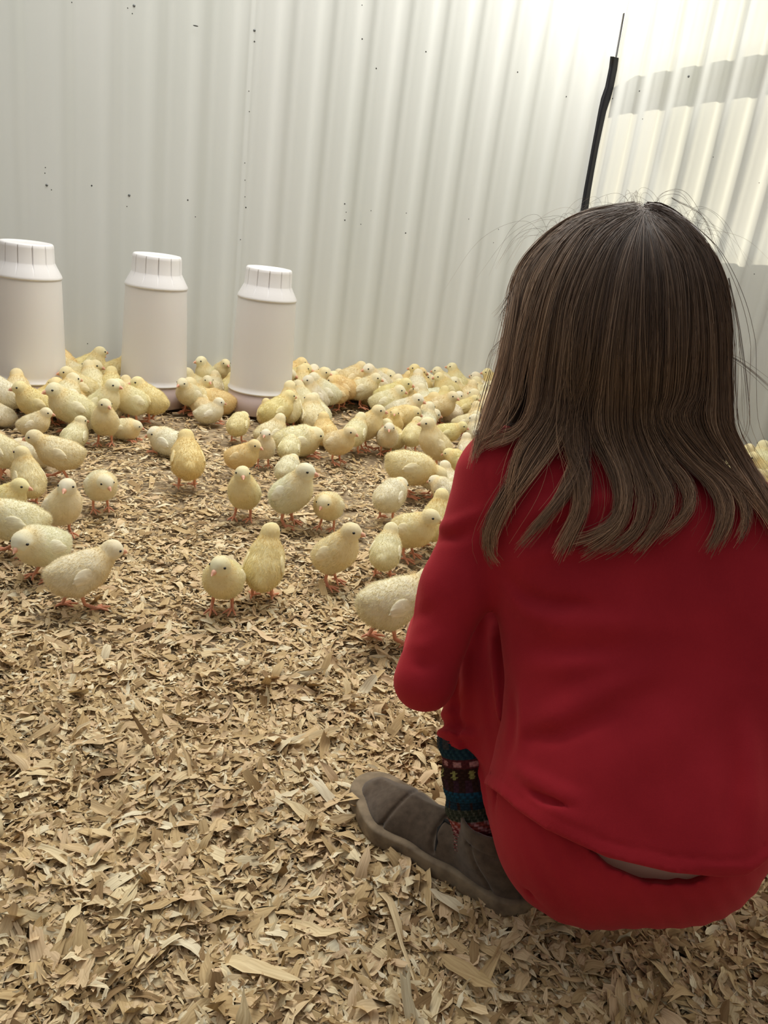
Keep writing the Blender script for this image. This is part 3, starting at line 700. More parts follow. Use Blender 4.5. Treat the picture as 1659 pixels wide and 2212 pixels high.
def solve_height(x, y0, y1):
    g = ground(x, y0); lo, hi = 0.0, 0.5
    for _ in range(30):
        md = (lo + hi) / 2
        if projv(g + np.array([0, 0, md]))[1] > y1: lo = md
        else: hi = md
    return g, lo
placed = []
for (x, y0, y1, yaw, pose, hy, tint, lab) in FRONT:
    az = math.degrees(math.atan2(-ground(x, y0)[0], ground(x, y0)[1]))
    parts, top = proto(pose, hy)
    g, h = solve_height(x, y0 - 6, y1)
    sc = min(1.22, max(0.72, h / (top + 0.004)))
    for J in [ground(66, 868)[:2], ground(331, 872)[:2], ground(559, 888)[:2]]:
        r_ = np.linalg.norm(g[:2] - J)
        if r_ < 0.14: g[:2] = J + (g[:2] - J) / r_ * 0.14
    make_chick((g[0], g[1], 0.0015), yaw + az, sc, pose, hy, tint, lab, 'chicks standing and resting on the open shavings')
    placed.append((g[0], g[1]))
FACE = ((22, 'seen from behind'), (67, 'facing away to the left'), (112, 'side on, facing left'), (157, 'facing the camera and left'), (202, 'facing the camera'))
def facing(a):
    a = (a + 180) % 360 - 180
    s = abs(a)
    if s < 25: return 'seen from behind'
    if s > 155: return 'facing the camera'
    side = 'left' if a > 0 else 'right'
    return ('turned away to the ' if s < 65 else 'looking ') + side
crowd = []
for i, (x, y1, yaw, pose, hy, tint) in enumerate(CROWD):
    parts, top = proto(pose, hy); rgc = random.Random(i)
    sc = 0.90 + 0.16 * rgc.random()
    r = ray(x, y1); tz = (top + 0.003) * sc
    g = np.array([0, 0, CAMH]) + r * ((tz - CAMH) / r[2])
    # keep the whole bird inside the pen
    for A_, n_ in ((WL, n_b), (WC, n_r)):
        dd = (g[:2] - A_) @ n_
        if dd < 0.055: g[:2] += n_ * (0.055 - dd)
    crowd.append([g[0], g[1], sc, x, y1])
JARS = [ground(66, 868)[:2], ground(331, 872)[:2], ground(559, 888)[:2]]
fx = np.array([[c[0], c[1]] for c in crowd]); st_ = np.array(placed)
for it in range(40):                                   # shuffle the crowd apart a little
    mv = np.zeros_like(fx)
    for k in range(len(fx)):
        d = fx[k] - np.concatenate([fx, st_]); r_ = np.linalg.norm(d, axis=1); m_ = (r_ > 1e-6) & (r_ < 0.061)
        mv[k] = (d[m_] / r_[m_, None] * (0.061 - r_[m_, None])).sum(0) * 0.3
    fx += mv
    for A_, n_ in ((WL, n_b), (WC, n_r)):
        dd = (fx - A_) @ n_; fx += n_ * np.maximum(0, 0.055 - dd)[:, None]
    for J in JARS:
        d = fx - J; r_ = np.linalg.norm(d, axis=1); fx += d / r_[:, None] * np.maximum(0, 0.142 - r_)[:, None]
zones = {}
for i, c in enumerate(crowd):
    z = ('between left and middle jars' if c[3] < 290 else 'at the foot of the middle jar' if c[3] < 560 else
         'in the crowd beside the right jar' if c[3] < 700 else 'in the middle of the back crowd' if c[3] < 845 else
         'in the crowd midway from jar to hair' if c[3] < 940 else 'in the crowd left of the hair' if c[3] < 1200 else 'behind the girl at the right edge')
    zones.setdefault(z, []).append(i)
TW = {'cream': 'cream', 'white': 'whitish', 'gold': 'golden', 'pale': 'pale', 'lemon': 'lemon'}
ORD = ['', 'second', 'third', 'fourth', 'fifth', 'sixth', 'seventh', 'eighth', 'ninth', 'tenth']
for z, ids in zones.items():
    same = {}
    for i in ids:
        x, y1, yaw, pose, hy, tint = CROWD[i]
        base = '%s chick %s, %s' % (TW[tint], ('sitting, ' if pose in ('si', 'sl') else 'standing, ') + facing(yaw), z)
        same.setdefault(base, []).append(i)
    for base, lst in same.items():
        lst.sort(key=lambda i: CROWD[i][0])
        for n, i in enumerate(lst):
            lab = base
            if len(lst) > 1:
                od = 'leftmost' if n == 0 else 'rightmost' if n == len(lst) - 1 else ORD[n] + '-from-left'
                lab = od + ' ' + base
            x, y1, yaw, pose, hy, tint = CROWD[i]
            az = math.degrees(math.atan2(-fx[i][0], fx[i][1]))
            make_chick((fx[i][0], fx[i][1], 0.0015), yaw + az, crowd[i][2], pose, hy, tint, lab, 'chicks crowded along the walls')
# ------------------------------------------------------------------ crouching child
girl = empty('person', (float(P(1350, 1900, 0.745)[0]), float(P(1350, 1900, 0.745)[1]), 0))
tag(girl, 'person crouching with back to camera, long brown hair, red top and trousers, brown slip-on boots', 'person')
GL = np.array(girl.location)
def gpart(name, me, mat, smooth_it=0):
    me.transform(Matrix.Translation(Vector(-GL)))
    o = link(name, me, mat, girl); return o
def tp(p, name, pts):  # distance to a polyline
    d = None
    for a, b in zip(pts[:-1], pts[1:]):
        e = cap(p, a, b, 0.0); d = e if d is None else np.minimum(d, e)
    return d
fdir = sn([-0.45, 0.85, -0.22]); fright = sn(np.cross(fdir, [0, 0, 1])); fup = np.cross(fright, fdir)
HC = P(1338, 700, 0.775)
T = [(P(1100, 1014, .775), P(1560, 1130, .735), .043), (P(1190, 1170, .765), P(1590, 1230, .735), .065), (P(1252, 1350, .755), P(1600, 1390, .73), .070),
     (P(1268, 1540, .745), P(1580, 1560, .725), .071), (P(1278, 1680, .74), P(1510, 1720, .722), .076),
     (P(1285, 1790, .738), P(1462, 1785, .722), .0885)]
SH_L, EL_L, WR_L = P(1080, 1052, .775), P(918, 1470, .76), P(930, 1345, .90)
SH_R, EL_R, WR_R = P(1622, 1200, .735), P(1790, 1500, .73), P(1560, 1380, .93)
HIP_L, HIP_R = P(1268, 1786, .742), P(1448, 1780, .727)
KN_L, AN_L = P(1052, 1315, .86), P(1012, 1585, .815)
KN_R, AN_R = P(1640, 1400, .86), np.array([0.335, 0.735, 0.085])
def torso(p, g=0.0, n=6):
    d = None
    for a, b, r in T[:n]:
        e = cap(p, a, b, r + g); d = e if d is None else smin(d, e, 0.05)
    return d
def folds(p, lst, k_=1.9):
    o = 0
    for pts, w, h in lst:
        dd = tp(p, '', pts); a_, b_ = np.float32(pts[0]), np.float32(pts[-1])
        fade = np.clip(np.minimum(((p - a_) ** 2).sum(-1), ((p - b_) ** 2).sum(-1)) ** .5 / (5 * w), .12, 1)
        o = o + h * k_ * fade * np.exp(-(dd / w) ** 2)
    return o
def onsurf(pts, fn, t0=.52):
    q = np.array(pts, float); dr = np.stack([(q[:, 0] - CX) / F, -(q[:, 1] - CY) / F, -np.ones(len(q))], 1) @ RC.T
    t = np.full(len(q), t0); o = np.array([0, 0, CAMH]); best = t.copy(); bd = np.full(len(q), 9.0)
    for _ in range(60):
        d = fn((o + dr * t[:, None]).astype(np.float32)); m = d < bd; bd[m] = d[m]; best[m] = t[m]; t = t + np.clip(d, 0, .05) * .8
    return o + dr * best[:, None]
def armf(p): return np.minimum(cap(p, SH_L, SH_L * .45 + EL_L * .55, .0450, .0295), cap(p, SH_L * .45 + EL_L * .55, EL_L, .0295, .0262))
def fset(lst, fn): return [(list(onsurf(a, fn)), w, h) for a, w, h in lst]
TF = fset([([(1108, 1650), (1150, 1680), (1225, 1716), (1262, 1730)], .0055, -.0055), ([(1140, 1705), (1185, 1728), (1240, 1745)], .0035, .0075), ([(1110, 1690), (1200, 1750), (1330, 1790)], .010, -.003),
      ([(1225, 1716), (1400, 1610), (1560, 1500), (1659, 1430)], .020, -.0035), ([(1100, 1575), (1200, 1545), (1330, 1480), (1450, 1440)], .010, -.003), ([(1105, 1600), (1220, 1585), (1350, 1530)], .008, .0025),
      ([(1085, 1235), (1130, 1285), (1180, 1305), (1300, 1310)], .006, .0035), ([(1090, 1270), (1135, 1320), (1200, 1345), (1420, 1350)], .009, -.0028), ([(1100, 1390), (1200, 1405), (1400, 1400)], .009, .0018), ([(1095, 1445), (1220, 1440), (1380, 1425)], .009, -.0016),
      ([(1090, 1140), (1180, 1095), (1290, 1075), (1400, 1085)], .008, -.0028), ([(1095, 1185), (1180, 1145), (1300, 1120)], .007, .0022), ([(1095, 1215), (1200, 1190), (1320, 1180)], .006, -.0016),
      ([(1105, 1480), (1108, 1560), (1100, 1640)], .006, .0025), ([(1125, 1470), (1132, 1560), (1115, 1640)], .006, -.002), ([(1612, 1500), (1618, 1700), (1605, 1870)], .010, -.0035), ([(1580, 1560), (1586, 1700), (1575, 1860)], .009, .0022)], lambda p: torso(p))
AF = fset([([(935, 1140), (985, 1132), (1030, 1112), (1075, 1090)], .0055, -.0042), ([(930, 1165), (990, 1160), (1040, 1140)], .006, .0040), ([(925, 1200), (935, 1290), (975, 1330)], .008, -.0022),
      ([(880, 1345), (925, 1325), (985, 1290)], .007, .0022), ([(862, 1400), (920, 1395), (980, 1360)], .007, -.0024), ([(858, 1440), (920, 1440), (970, 1420)], .006, .0022), ([(870, 1500), (920, 1490), (955, 1470)], .006, -.002),
      ([(905, 1230), (890, 1320), (868, 1400)], .006, -.0016), ([(955, 1190), (965, 1260), (950, 1330)], .008, .002), ([(885, 1530), (925, 1535), (955, 1515)], .004, .0016)], armf)
HEM = np.array([(700, 1500), (900, 1600), (1040, 1690), (1075, 1712), (1120, 1752), (1180, 1792), (1310, 1852), (1450, 1885), (1560, 1895), (1612, 1892), (1640, 1874), (1720, 1800), (1900, 1700)], float)
def hemcut(p, curve, sgn=1):
    x, y, d = projv(p)
    return sgn * (y - np.interp(x, curve[:, 0], curve[:, 1])) * d / F
def shirt(p):
    base = torso(p)
    d = base + folds(p, TF)
    flare = np.clip(hemcut(p, HEM) / 0.05 + 1, 0, 1); d = d - 0.006 * flare ** 3
    neck = cap(p, P(1340, 960, .755), P(1338, 900, .765), 0.042, 0.034); d = smin(d, neck, 0.03)
    hc = hemcut(p, HEM)
    d = d - 0.0012 * np.exp(-((hc + 0.013) / 0.0016) ** 2) * -1
    for sh, el, wr, r1, r2, fl in ((SH_L, EL_L, WR_L, .0450, .0262, AF), (SH_R, EL_R, WR_R, .046, .032, None)):
        a = cap(p, sh, sh * 0.45 + el * 0.55 + np.array([-0.004, 0, 0.004]), r1, 0.0295)
        a = smin(a, cap(p, sh * 0.45 + el * 0.55 + np.array([-0.004, 0, 0.004]), el, .0295, r2), 0.02)
        a = smin(a, cap(p, el, wr, r2 + .0005, .022), 0.012)
        if fl: a = a + folds(p, fl, 1.35)
        wcut = (p - (wr - sn(wr - el) * 0.012).astype(np.float32)) @ sn(wr - el).astype(np.float32)
        a = np.maximum(a, wcut)
        d = smin(d, a, 0.016)
    # seam round the top of the sleeve
    sx = (p - P(1052, 960, .76).astype(np.float32)) @ sn(P(1005, 1010, .78) - P(1100, 990, .76)).astype(np.float32)
    d = d + 0.0010 * np.exp(-((sx + 0.004) / 0.0018) ** 2) * (((p - SH_L.astype(np.float32)) ** 2).sum(-1) < 0.0042)
    d = d + 0.0012 * val_noise(p, 55, 4) + 0.0004 * val_noise(p, 160, 5)
    out = np.maximum(d, np.where(((p - SH_L.astype(np.float32)) @ np.array([0, 0, 1], np.float32)) > -0.5, hc, -1))
    # arms are not cut by the hem
    arm = np.minimum(cap(p, SH_L, EL_L, .03) - .025, np.minimum(cap(p, EL_L, WR_L, .03) - .02, np.minimum(cap(p, SH_R, EL_R, .03) - .025, cap(p, EL_R, WR_R, .03) - .02)))
    out = np.where(arm < 0, d, out)
    inner = torso(p, -0.006) ; lip = -(hc + 0.020)
    return np.maximum(out, np.where(arm < 0, -1, -np.maximum(inner - 0.002, lip)))
lo_ = (-0.09, 0.50, 0.05); hi_ = (0.52, 0.98, 0.56)
shm = new_mat('red_jersey', (0.50, 0.012, 0.024), 0.85)
BS(shm).inputs['Sheen Weight'].default_value = 0.25; BS(shm).inputs['Sheen Tint'].default_value = (1, 0.25, 0.25, 1); BS(shm).inputs['Specular IOR Level'].default_value = 0.15
kn = noise(shm, 900, 2); k2 = noise(shm, 14, 4); kr = ramp(shm, [(0.3, (0.33, 0.013, 0.022)), (0.7, (0.42, 0.019, 0.030))]); L(shm, k2.outputs['Fac'], kr.inputs[0]); L(shm, kr.outputs[0], BS(shm).inputs['Base Color'])
bump(shm, kn.outputs['Fac'], 0.25, 0.0006)
VX = 0.0028
gpart('shirt', nets(shirt, lo_, hi_, VX, 'shirt'), shm)

WAIST = np.array([(700, 1200), (1130, 1500), (1180, 1700), (1250, 1810), (1310, 1866), (1360, 1893), (1410, 1909), (1480, 1911), (1515, 1903), (1532, 1890), (1580, 1840), (1640, 1780), (1900, 1600)], float)
PF = fset([([(1072, 1700), (1100, 1820), (1150, 1920), (1230, 1975)], .0045, .0028), ([(1090, 1720), (1130, 1850), (1220, 1950)], .005, -.002), ([(1010, 1360), (1008, 1480), (1030, 1640), (1060, 1780)], .005, -.0035), ([(1040, 1330), (1042, 1480), (1060, 1640), (1080, 1740)], .0045, .0035),
      ([(1065, 1330), (1068, 1450), (1080, 1600)], .0045, -.0035), ([(985, 1380), (985, 1500), (1000, 1620)], .005, .003), ([(960, 1560), (985, 1575), (1000, 1600)], .0035, .004), ([(962, 1600), (990, 1612), (1010, 1640)], .003, -.003)],
      lambda p: np.minimum(cap(p, HIP_L, KN_L, .078, .053), cap(p, KN_L, AN_L, .046, .0265)))
def pants(p):
    pel = smin(cap(p, HIP_L, HIP_R, .0815, .0770), ell(p, (HIP_L + HIP_R) / 2 + np.array([0, 0, .01]), (.115, .076, .076)), .03)
    wc = hemcut(p, WAIST, -1)
    pel = np.maximum(pel, wc)
    d = pel
    for hip, kn_, an, s in ((HIP_L, KN_L, AN_L, 1), (HIP_R, KN_R, AN_R, 0)):
        th = cap(p, hip + np.array([0, 0.01, -0.008]), kn_, .0755, .053)
        th = np.maximum(th, np.where(((p - hip.astype(np.float32)) ** 2).sum(-1) < 0.0100, wc, -1))
        sh_ = cap(p, kn_, an, .046, .0265)
        if s:
            up_ = sn(KN_L - AN_L).astype(np.float32)
            sh_ = smin(sh_, cap(p, P(992, 1600, .81), P(1030, 1600, .81), .016), .012)
            sh_ = sh_ + 0.0035 * np.sin(((p - AN_L.astype(np.float32)) @ up_) * 330) * np.exp(-((p - AN_L.astype(np.float32)) @ up_).clip(0) / 0.022)
            sh_ = np.maximum(sh_, -((p - (AN_L - np.array([0, 0, .020])).astype(np.float32)) @ up_))
        th = smin(th, sh_, .02)
        d = smin(d, th, .022)
    d = d + folds(p, PF) + 0.0010 * val_noise(p, 60, 8)
    # rib-knit texture over the seat
    x, y, _ = projv(p)
    ribk = (x * 0.80 + y * -0.45)
    return d + 0.0005 * np.sin(ribk / 6.5) * ((y > 1740) & (x > 1130)) 
gpart('trousers', nets(pants, (-0.02, 0.48, -0.01), (0.50, 0.98, 0.36), 0.0028, 'trousers'), shm)

# skin: one continuous body
skin = new_mat('skin', (0.66, 0.40, 0.29), 0.5); BS(skin).inputs['Subsurface Weight'].default_value = 0.1; BS(skin).inputs['Subsurface Radius'].default_value = (0.01, 0.004, 0.002)
def hand_sdf(p, wr, fw, side, dn):
    fw = sn(fw); dn = sn(dn - fw * (dn @ fw)); sd_ = np.cross(fw, dn) * side
    palm = wr + fw * 0.024
    R_ = np.stack([sd_, fw, dn], 1)
    d = ell(p, palm, (.021, .026, .010), R_)
    for k, (o_, ln) in enumerate(((-.015, .85), (-.005, 1.0), (.005, .95), (.014, .78))):
        a = palm + fw * .018 + sd_ * o_
        m1 = a + fw * .017 * ln + dn * .002 + sd_ * o_ * .15; m2 = m1 + fw * .011 * ln + dn * .007; m3 = m2 + fw * .004 * ln + dn * .009
        for q1, q2, r1, r2 in ((a, m1, .0056, .0052), (m1, m2, .0052, .0047), (m2, m3, .0047, .0040)):
            d = smin(d, cap(p, q1, q2, r1, r2), .0025)
    t0 = palm - sd_ * .016 - fw * .012; t1 = t0 - sd_ * .012 + fw * .012 + dn * .003; t2 = t1 + fw * .013 + dn * .005 - sd_ * .002
    d = smin(d, cap(p, t0, t1, .0078, .0060), .006); d = smin(d, cap(p, t1, t2, .0060, .0048), .003)
    return smin(d, cap(p, wr - fw * .02, palm, .0145, .013), .012)
def bodyf(p):
    d = torso(p, -0.013, 5)
    d = smin(d, cap(p, HIP_L, HIP_R, .0735, .068), .03)
    d = smin(d, cap(p, P(1340, 960, .755), HC - fup * .06, .030, .027), .03)
    for sh, el, wr in ((SH_L, EL_L, WR_L), (SH_R, EL_R, WR_R)):
        d = smin(d, cap(p, sh, el, .034, .022), .02); d = smin(d, cap(p, el, wr, .022, .015), .01)
    for hip, kn_, an in ((HIP_L, KN_L, AN_L), (HIP_R, KN_R, AN_R)):
        d = smin(d, cap(p, hip, kn_, .064, .036), .02); d = smin(d, cap(p, kn_, an - np.array([0, 0, .02]), .034, .018), .01)
    # head with a face
    h = ell(p, HC + fdir * .004 + fup * .006, (.068, .080, .080), np.stack([fright, fdir, fup], 1))
    h = smin(h, ell(p, HC + fdir * .028 - fup * .035, (.050, .048, .055), np.stack([fright, fdir, fup], 1)), .03)
    fc = HC + fdir * .072 - fup * .018
    h = smin(h, cap(p, fc + fup * .008, fc + fdir * .010 - fup * .010, .006, .0085), .010)      # nose
    h = smin(h, cap(p, fc - fup * .030 - fright * .010, fc - fup * .030 + fright * .010, .0055), .006)   # lips
    h = smax(h, -cap(p, fc - fup * .0305 - fright * .011 + fdir * .0085, fc - fup * .0305 + fright * .011 + fdir * .0085, .0012), .002)
    h = smin(h, cap(p, fc - fup * .050 - fdir * .010, fc - fup * .052 - fdir * .006, .012), .015)   # chin
    for s in (-1, 1):
        h = smax(h, -ell(p, fc + fright * s * .026 + fup * .010 + fdir * .006, (.013, .012, .008), np.stack([fright, fdir, fup], 1)), .008)
        h = smin(h, ell(p, fc + fright * s * .026 + fup * .010 - fdir * .011, (.010, .010, .010)), .002)
        h = smin(h, ell(p, fc + fright * s * .030 - fup * .016 - fdir * .014, (.018, .016, .018)), .015)
        h = smin(h, ell(p, HC + fright * s * .072 - fup * .012, (.006, .014, .020), np.stack([fright, fdir, fup], 1)), .005)  # ears
    d = smin(d, h, .02)
    d = smin(d, hand_sdf(p, WR_L, np.array([.55, .75, .1]), 1, np.array([0.1, .2, -1.0])), .006)
    d = smin(d, hand_sdf(p, WR_R, np.array([-.75, .6, .1]), -1, np.array([0, .2, -1.0])), .006)
    return d
bo = gpart('body', nets(bodyf, (-0.09, 0.50, 0.05), (0.52, 1.02, 0.70), 0.0034, 'body'), skin)
ew = new_mat('eye_white', (0.8, 0.78, 0.74), 0.2)
fc = HC + fdir * .072 - fup * .018
def ball(name, c, r, mat, par):
    me = bpy.data.meshes.new(name); bm = bmesh.new(); bmesh.ops.create_uvsphere(bm, u_segments=20, v_segments=14, radius=r)
    bm.transform(Matrix.Translation(Vector(c - GL))); bm.to_mesh(me); bm.free()
    for p_ in me.polygons: p_.use_smooth = True
    return link(name, me, mat, par)
for s in (-1, 1):
    ce = fc + fright * s * .026 + fup * .008 - fdir * .0095
    e_ = ball('eye', ce, .0105, ew, girl); ball('iris', ce + fdir * .0062 - fup * .0015, .0052, eyem, e_)

# boots -----------------------------------------------------------------
suede = new_mat('grey_brown_suede', (0.095, 0.066, 0.045), 0.95)
sn1 = noise(suede, 120, 6); sr = ramp(suede, [(0.3, (0.072, 0.050, 0.034)), (0.7, (0.128, 0.092, 0.063))]); L(suede, sn1.outputs['Fac'], sr.inputs[0]); L(suede, sr.outputs[0], BS(suede).inputs['Base Color']); bump(suede, sn1.outputs['Fac'], 0.3, 0.001)
BS(suede).inputs['Specular IOR Level'].default_value = 0.1; BS(suede).inputs['Sheen Weight'].default_value = 0.3
solem = new_mat('scuffed_crepe_sole', (0.24, 0.18, 0.11), 0.9); so = noise(solem, 60, 6); sor = ramp(solem, [(0.3, (0.14, 0.10, 0.062)), (0.7, (0.30, 0.225, 0.14))]); L(solem, so.outputs['Fac'], sor.inputs[0]); L(solem, sor.outputs[0], BS(solem).inputs['Base Color'])
darkm = new_mat('dark_elastic', (0.012, 0.010, 0.009), 0.9)
def boot(hc, tc, side, z0=0.0):
    hc = np.array([*hc, z0]); tc = np.array([*tc, z0]); d_ = sn(tc - hc); ln = np.linalg.norm(tc - hc); s_ = np.array([d_[1], -d_[0], 0]) * side
    RL = np.stack([d_, s_, [0, 0, 1]], 1).astype(np.float32)
    def loc(p): return (p - hc.astype(np.float32)) @ RL
    def cap2(q, a, b, ra, rb):
        z = np.zeros_like(q); z[..., :2] = q[..., :2]; return cap(z, (*a, 0), (*b, 0), ra, rb)
    def plan(q, g=0.0):
        return smin(smin(cap2(q, (0, 0), (ln * .45, -.002), .0295 + g, .030 + g), cap2(q, (ln * .45, -.002), (ln * .78, -.004), .030 + g, .0365 + g), .02), cap2(q, (ln * .78, -.004), (ln * 1.0, .004), .0365 + g, .0300 + g), .02)
    def sole(p):
        q = loc(p); d2 = plan(q, .003); dz = np.abs(q[..., 2] - .0095) - .0065
        d = np.sqrt(np.maximum(d2 + .003, 0) ** 2 + np.maximum(dz, 0) ** 2) + np.minimum(np.maximum(d2 + .003, dz), 0) - .003
        d = d + .0008 * np.exp(-((q[..., 2] - .0150) / .0012) ** 2)
        return d + .0005 * val_noise(p, 150, 3)
    def upper(p):
        q = loc(p)
        zt = np.interp(q[..., 0] / ln, [-.3, .0, .12, .30, .42, .60, .85, 1.05, 1.25], [.074, .077, .078, .070, .061, .054, .046, .038, .027])
        # tapering cross-section: narrower towards the top
        h = np.clip(q[..., 2] / zt, 0, 1)
        d2 = plan(q, -.001) + .010 * h + .016 * h ** 3
        top = q[..., 2] - zt
        d = smax(d2, top, .030) if True else None
        d = smax(d, -(q[..., 2] - .017), .004)
        shaft = cap(q, (.022, 0, .05), (.030, 0, .080), .033, .0300)
        d = smin(d, shaft, .018)
        d = np.maximum(d, q[..., 2] - (.076 + .10 * np.clip(.015 - q[..., 0], -.02, .03)))
        gro = lambda e, w, k: k * np.exp(-(e / w) ** 2)
        l = q[..., 0]; z = q[..., 2]
        d = d + gro(l - (ln * .80 - (z - .02) * .25 - .004), .0022, .0030)          # toe cap seam
        d = d + gro(l - (ln * .40 + .010 * np.sin((z - .02) * 60) - (z - .03) * .15), .0022, .0034) * (z > .022) * (z < .085)
        d = d + gro(z - (.083 - .35 * np.clip(l - ln * .38, -.006, .05)), .0015, .0012) * (l < ln * .40) * (l > ln * .30)
        d = d + gro(l - (.010 + (z - .03) * .75), .0020, .0024) * (z < .058)         # heel patch
        d = d + gro(z - .058, .0018, .0020) * (l < .036)
        hole = np.maximum(cap(q, (.026, 0, .050), (.034, 0, .11), .0270, .0275), -(z - .052))
        d = np.maximum(d, -hole)
        return d + .0009 * val_noise(p, 70, 12)
    lo3 = np.minimum(hc, tc) - .06; hi3 = np.maximum(hc, tc) + .06; lo3[2] = -.01; hi3[2] = .15
    up_o = gpart('boot', nets(upper, lo3, hi3, .0016, 'boot'), suede)
    so_me = nets(sole, lo3, hi3, .0022, 'sole'); so_me.transform(Matrix.Translation(Vector(-GL))); so_o = link('sole', so_me, solem, up_o)
    # dark elastic gusset edge on the outer side
    V, Q = [], []
    pts = []
    for l, z in ((.40, .026), (.41, .034), (.44, .042), (.43, .049), (.37, .053), (.34, .060), (.335, .068)):
        # find the surface on the outer side
        a, b = -.06, 0.0
        for _ in range(20):
            m_ = (a + b) / 2; w_ = hc + RL @ np.array([l * ln, m_, z])
            if upper(w_[None].astype(np.float32))[0] > 0: a = m_
            else: b = m_
        pts.append(hc + RL @ np.array([l * ln, a + .0006, z]) - GL)
    bmcap(V, Q, pts, [.0011, .0016, .0021, .0024, .0024, .0022, .0014], 8)
    link('gusset', np_mesh('gusset', np.array(V), np.array(Q)), darkm, up_o)
    return up_o
BH, BT = (0.168, 0.630), (0.034, 0.731)
boot(BH, BT, 1, 0.003)
boot((0.345, 0.700), (0.375, 0.850), 1, 0.003)

# knitted sock in bands
def sock(a, b, r0, r1, name='sock'):
    nu, nv = 150, 120; ax = sn(b - a); e1 = sn(np.cross(ax, [0, 1, 0.2])); e2 = np.cross(ax, e1); ln = np.linalg.norm(b - a)
    th = np.linspace(0, 2 * np.pi, nu, endpoint=False); t = np.linspace(0, 1, nv)
    TT, TH = np.meshgrid(t, th, indexing='ij')
    r = (r0 + (r1 - r0) * TT) + .0009 * np.abs(np.sin(TH * 26)) * 1.0 + .0006 * np.sin(TT * 260) + .0018 * np.sin(TT * 22) * np.sin(TH * 2 + 1) + .0025 * np.exp(-((TT - .52) / .05) ** 2)
    V = a + TT[..., None] * (b - a) + r[..., None] * (np.cos(TH)[..., None] * e1 + np.sin(TH)[..., None] * e2)
    i, j = np.meshgrid(np.arange(nv - 1), np.arange(nu), indexing='ij'); j2 = (j + 1) % nu
    Q = np.stack([i * nu + j, i * nu + j2, (i + 1) * nu + j2, (i + 1) * nu + j], -1).reshape(-1, 4)
    me = np_mesh(name, V.reshape(-1, 3), Q)
    teal = (.012, .030, .045); pink = (.42, .20, .19); red = (.13, .018, .022); brn = (.035, .016, .012); grn = (.035, .040, .025); yel = (.28, .27, .09); blu = (.012, .055, .09); org = (.25, .05, .035)
    C_ = np.zeros((nv, nu, 4)); C_[..., 3] = 1
    ks = np.sin(TH * 26) * np.sin(TT * 130)
    for iv in range(nv):
        tt = t[iv]; th_ = th
        def mixc(c1, c2, m): return np.where(m[:, None], np.array(c2), np.array(c1))
        st_ = np.sin(th_ * 13); s2 = np.sin(th_ * 26 + (iv // 3) * 1.6)
        if tt < .16: c = mixc(red, pink, (s2 > .2))
        elif tt < .30: c = mixc(org if tt > .23 else red, pink, (np.sin(th_ * 13 + (iv // 2) * 1.5) > .3))
        elif tt < .40: c = mixc(grn, (.10, .10, .07), (s2 > .7))
        elif tt < .47: c = mixc(teal, brn, st_ > .8)
        elif tt < .55: c = mixc(blu, teal, (s2 > .6))
        elif tt < .64: c = mixc(brn, (.05, .02, .03), st_ > 0)
        elif tt < .74: c = mixc(brn, yel, (np.abs(((th_ * 9 / 6.283) % 1) - .5) < .10 + .09 * (iv % 4 == 0)) & (.655 < tt < .725))
        elif tt < .82: c = mixc((.09, .02, .022), pink, (((th_ * 10 / 6.283 + .3) % 1) < .55) & (.76 < tt < .805))
        elif tt < .90: c = mixc(teal, (.02, .05, .06), s2 > 0)
        else: c = mixc((.05, .05, .05), teal, st_ > .2)
        C_[iv, :, :3] = c
    C_[..., :3] *= (0.8 + 0.3 * (ks > 0))[..., None]
    ca = me.color_attributes.new('knit', 'FLOAT_COLOR', 'POINT'); ca.data.foreach_set('color', C_.reshape(-1).astype(np.float32))
    m = new_mat('banded_knit', (0.1, 0.05, 0.05), 0.95); a_ = N(m, 'ShaderNodeAttribute', attribute_name='knit'); L(m, a_.outputs['Color'], BS(m).inputs['Base Color'])
    BS(m).inputs['Specular IOR Level'].default_value = 0.1
    return gpart('sock', me, m)
sa = np.array([BH[0] * .80 + BT[0] * .20, BH[1] * .80 + BT[1] * .20, .072])
_sd = sn(np.array(BT) - np.array(BH)); sock(np.array([*(np.array(BH) + _sd * .034), .036]), P(1003, 1580, .818), .0272, .0262)
sock(np.array([.350, .725, .07]), np.array([.338, .733, .13]), .026, .024)
# ------------------------------------------------------------------ hair
HL = [(P(1185, 800, .775), P(1478, 810, .757), .040), (P(1160, 880, .775), P(1488, 900, .755), .036), (P(1140, 940, .775), P(1505, 975, .75), .032)]
def hairvol(p, g=0.0):
    d = ell(p, P(1337, 700, .775), (.1010 + g, .108 + g, .1055 + g))
    for a, b, r in HL: d = smin(d, cap(p, a, b, r + g), .035)
    return d
def hairshell(p):
    d = hairvol(p, -.009)
    d = smax(d, -cap(p, HC + fdir * .075 - fup * .010, HC + fdir * .15 - fup * .07, .055, .07), .015)
    return d + .0012 * val_noise(p * np.array([1, 1, .25], np.float32), 150, 2)
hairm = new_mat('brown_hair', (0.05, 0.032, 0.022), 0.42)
hg = N(hairm, 'ShaderNodeNewGeometry'); ha = N(hairm, 'ShaderNodeAttribute', attribute_name='along')
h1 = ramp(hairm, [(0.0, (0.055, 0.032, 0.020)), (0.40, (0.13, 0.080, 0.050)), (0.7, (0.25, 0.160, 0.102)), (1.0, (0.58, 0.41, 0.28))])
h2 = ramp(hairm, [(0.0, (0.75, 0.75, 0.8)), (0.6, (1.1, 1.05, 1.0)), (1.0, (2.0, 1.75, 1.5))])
hl_ = N(hairm, 'ShaderNodeAttribute', attribute_name='lock'); hx = N(hairm, 'ShaderNodeMath', operation='MULTIPLY_ADD'); hx.inputs[1].default_value = 0.35
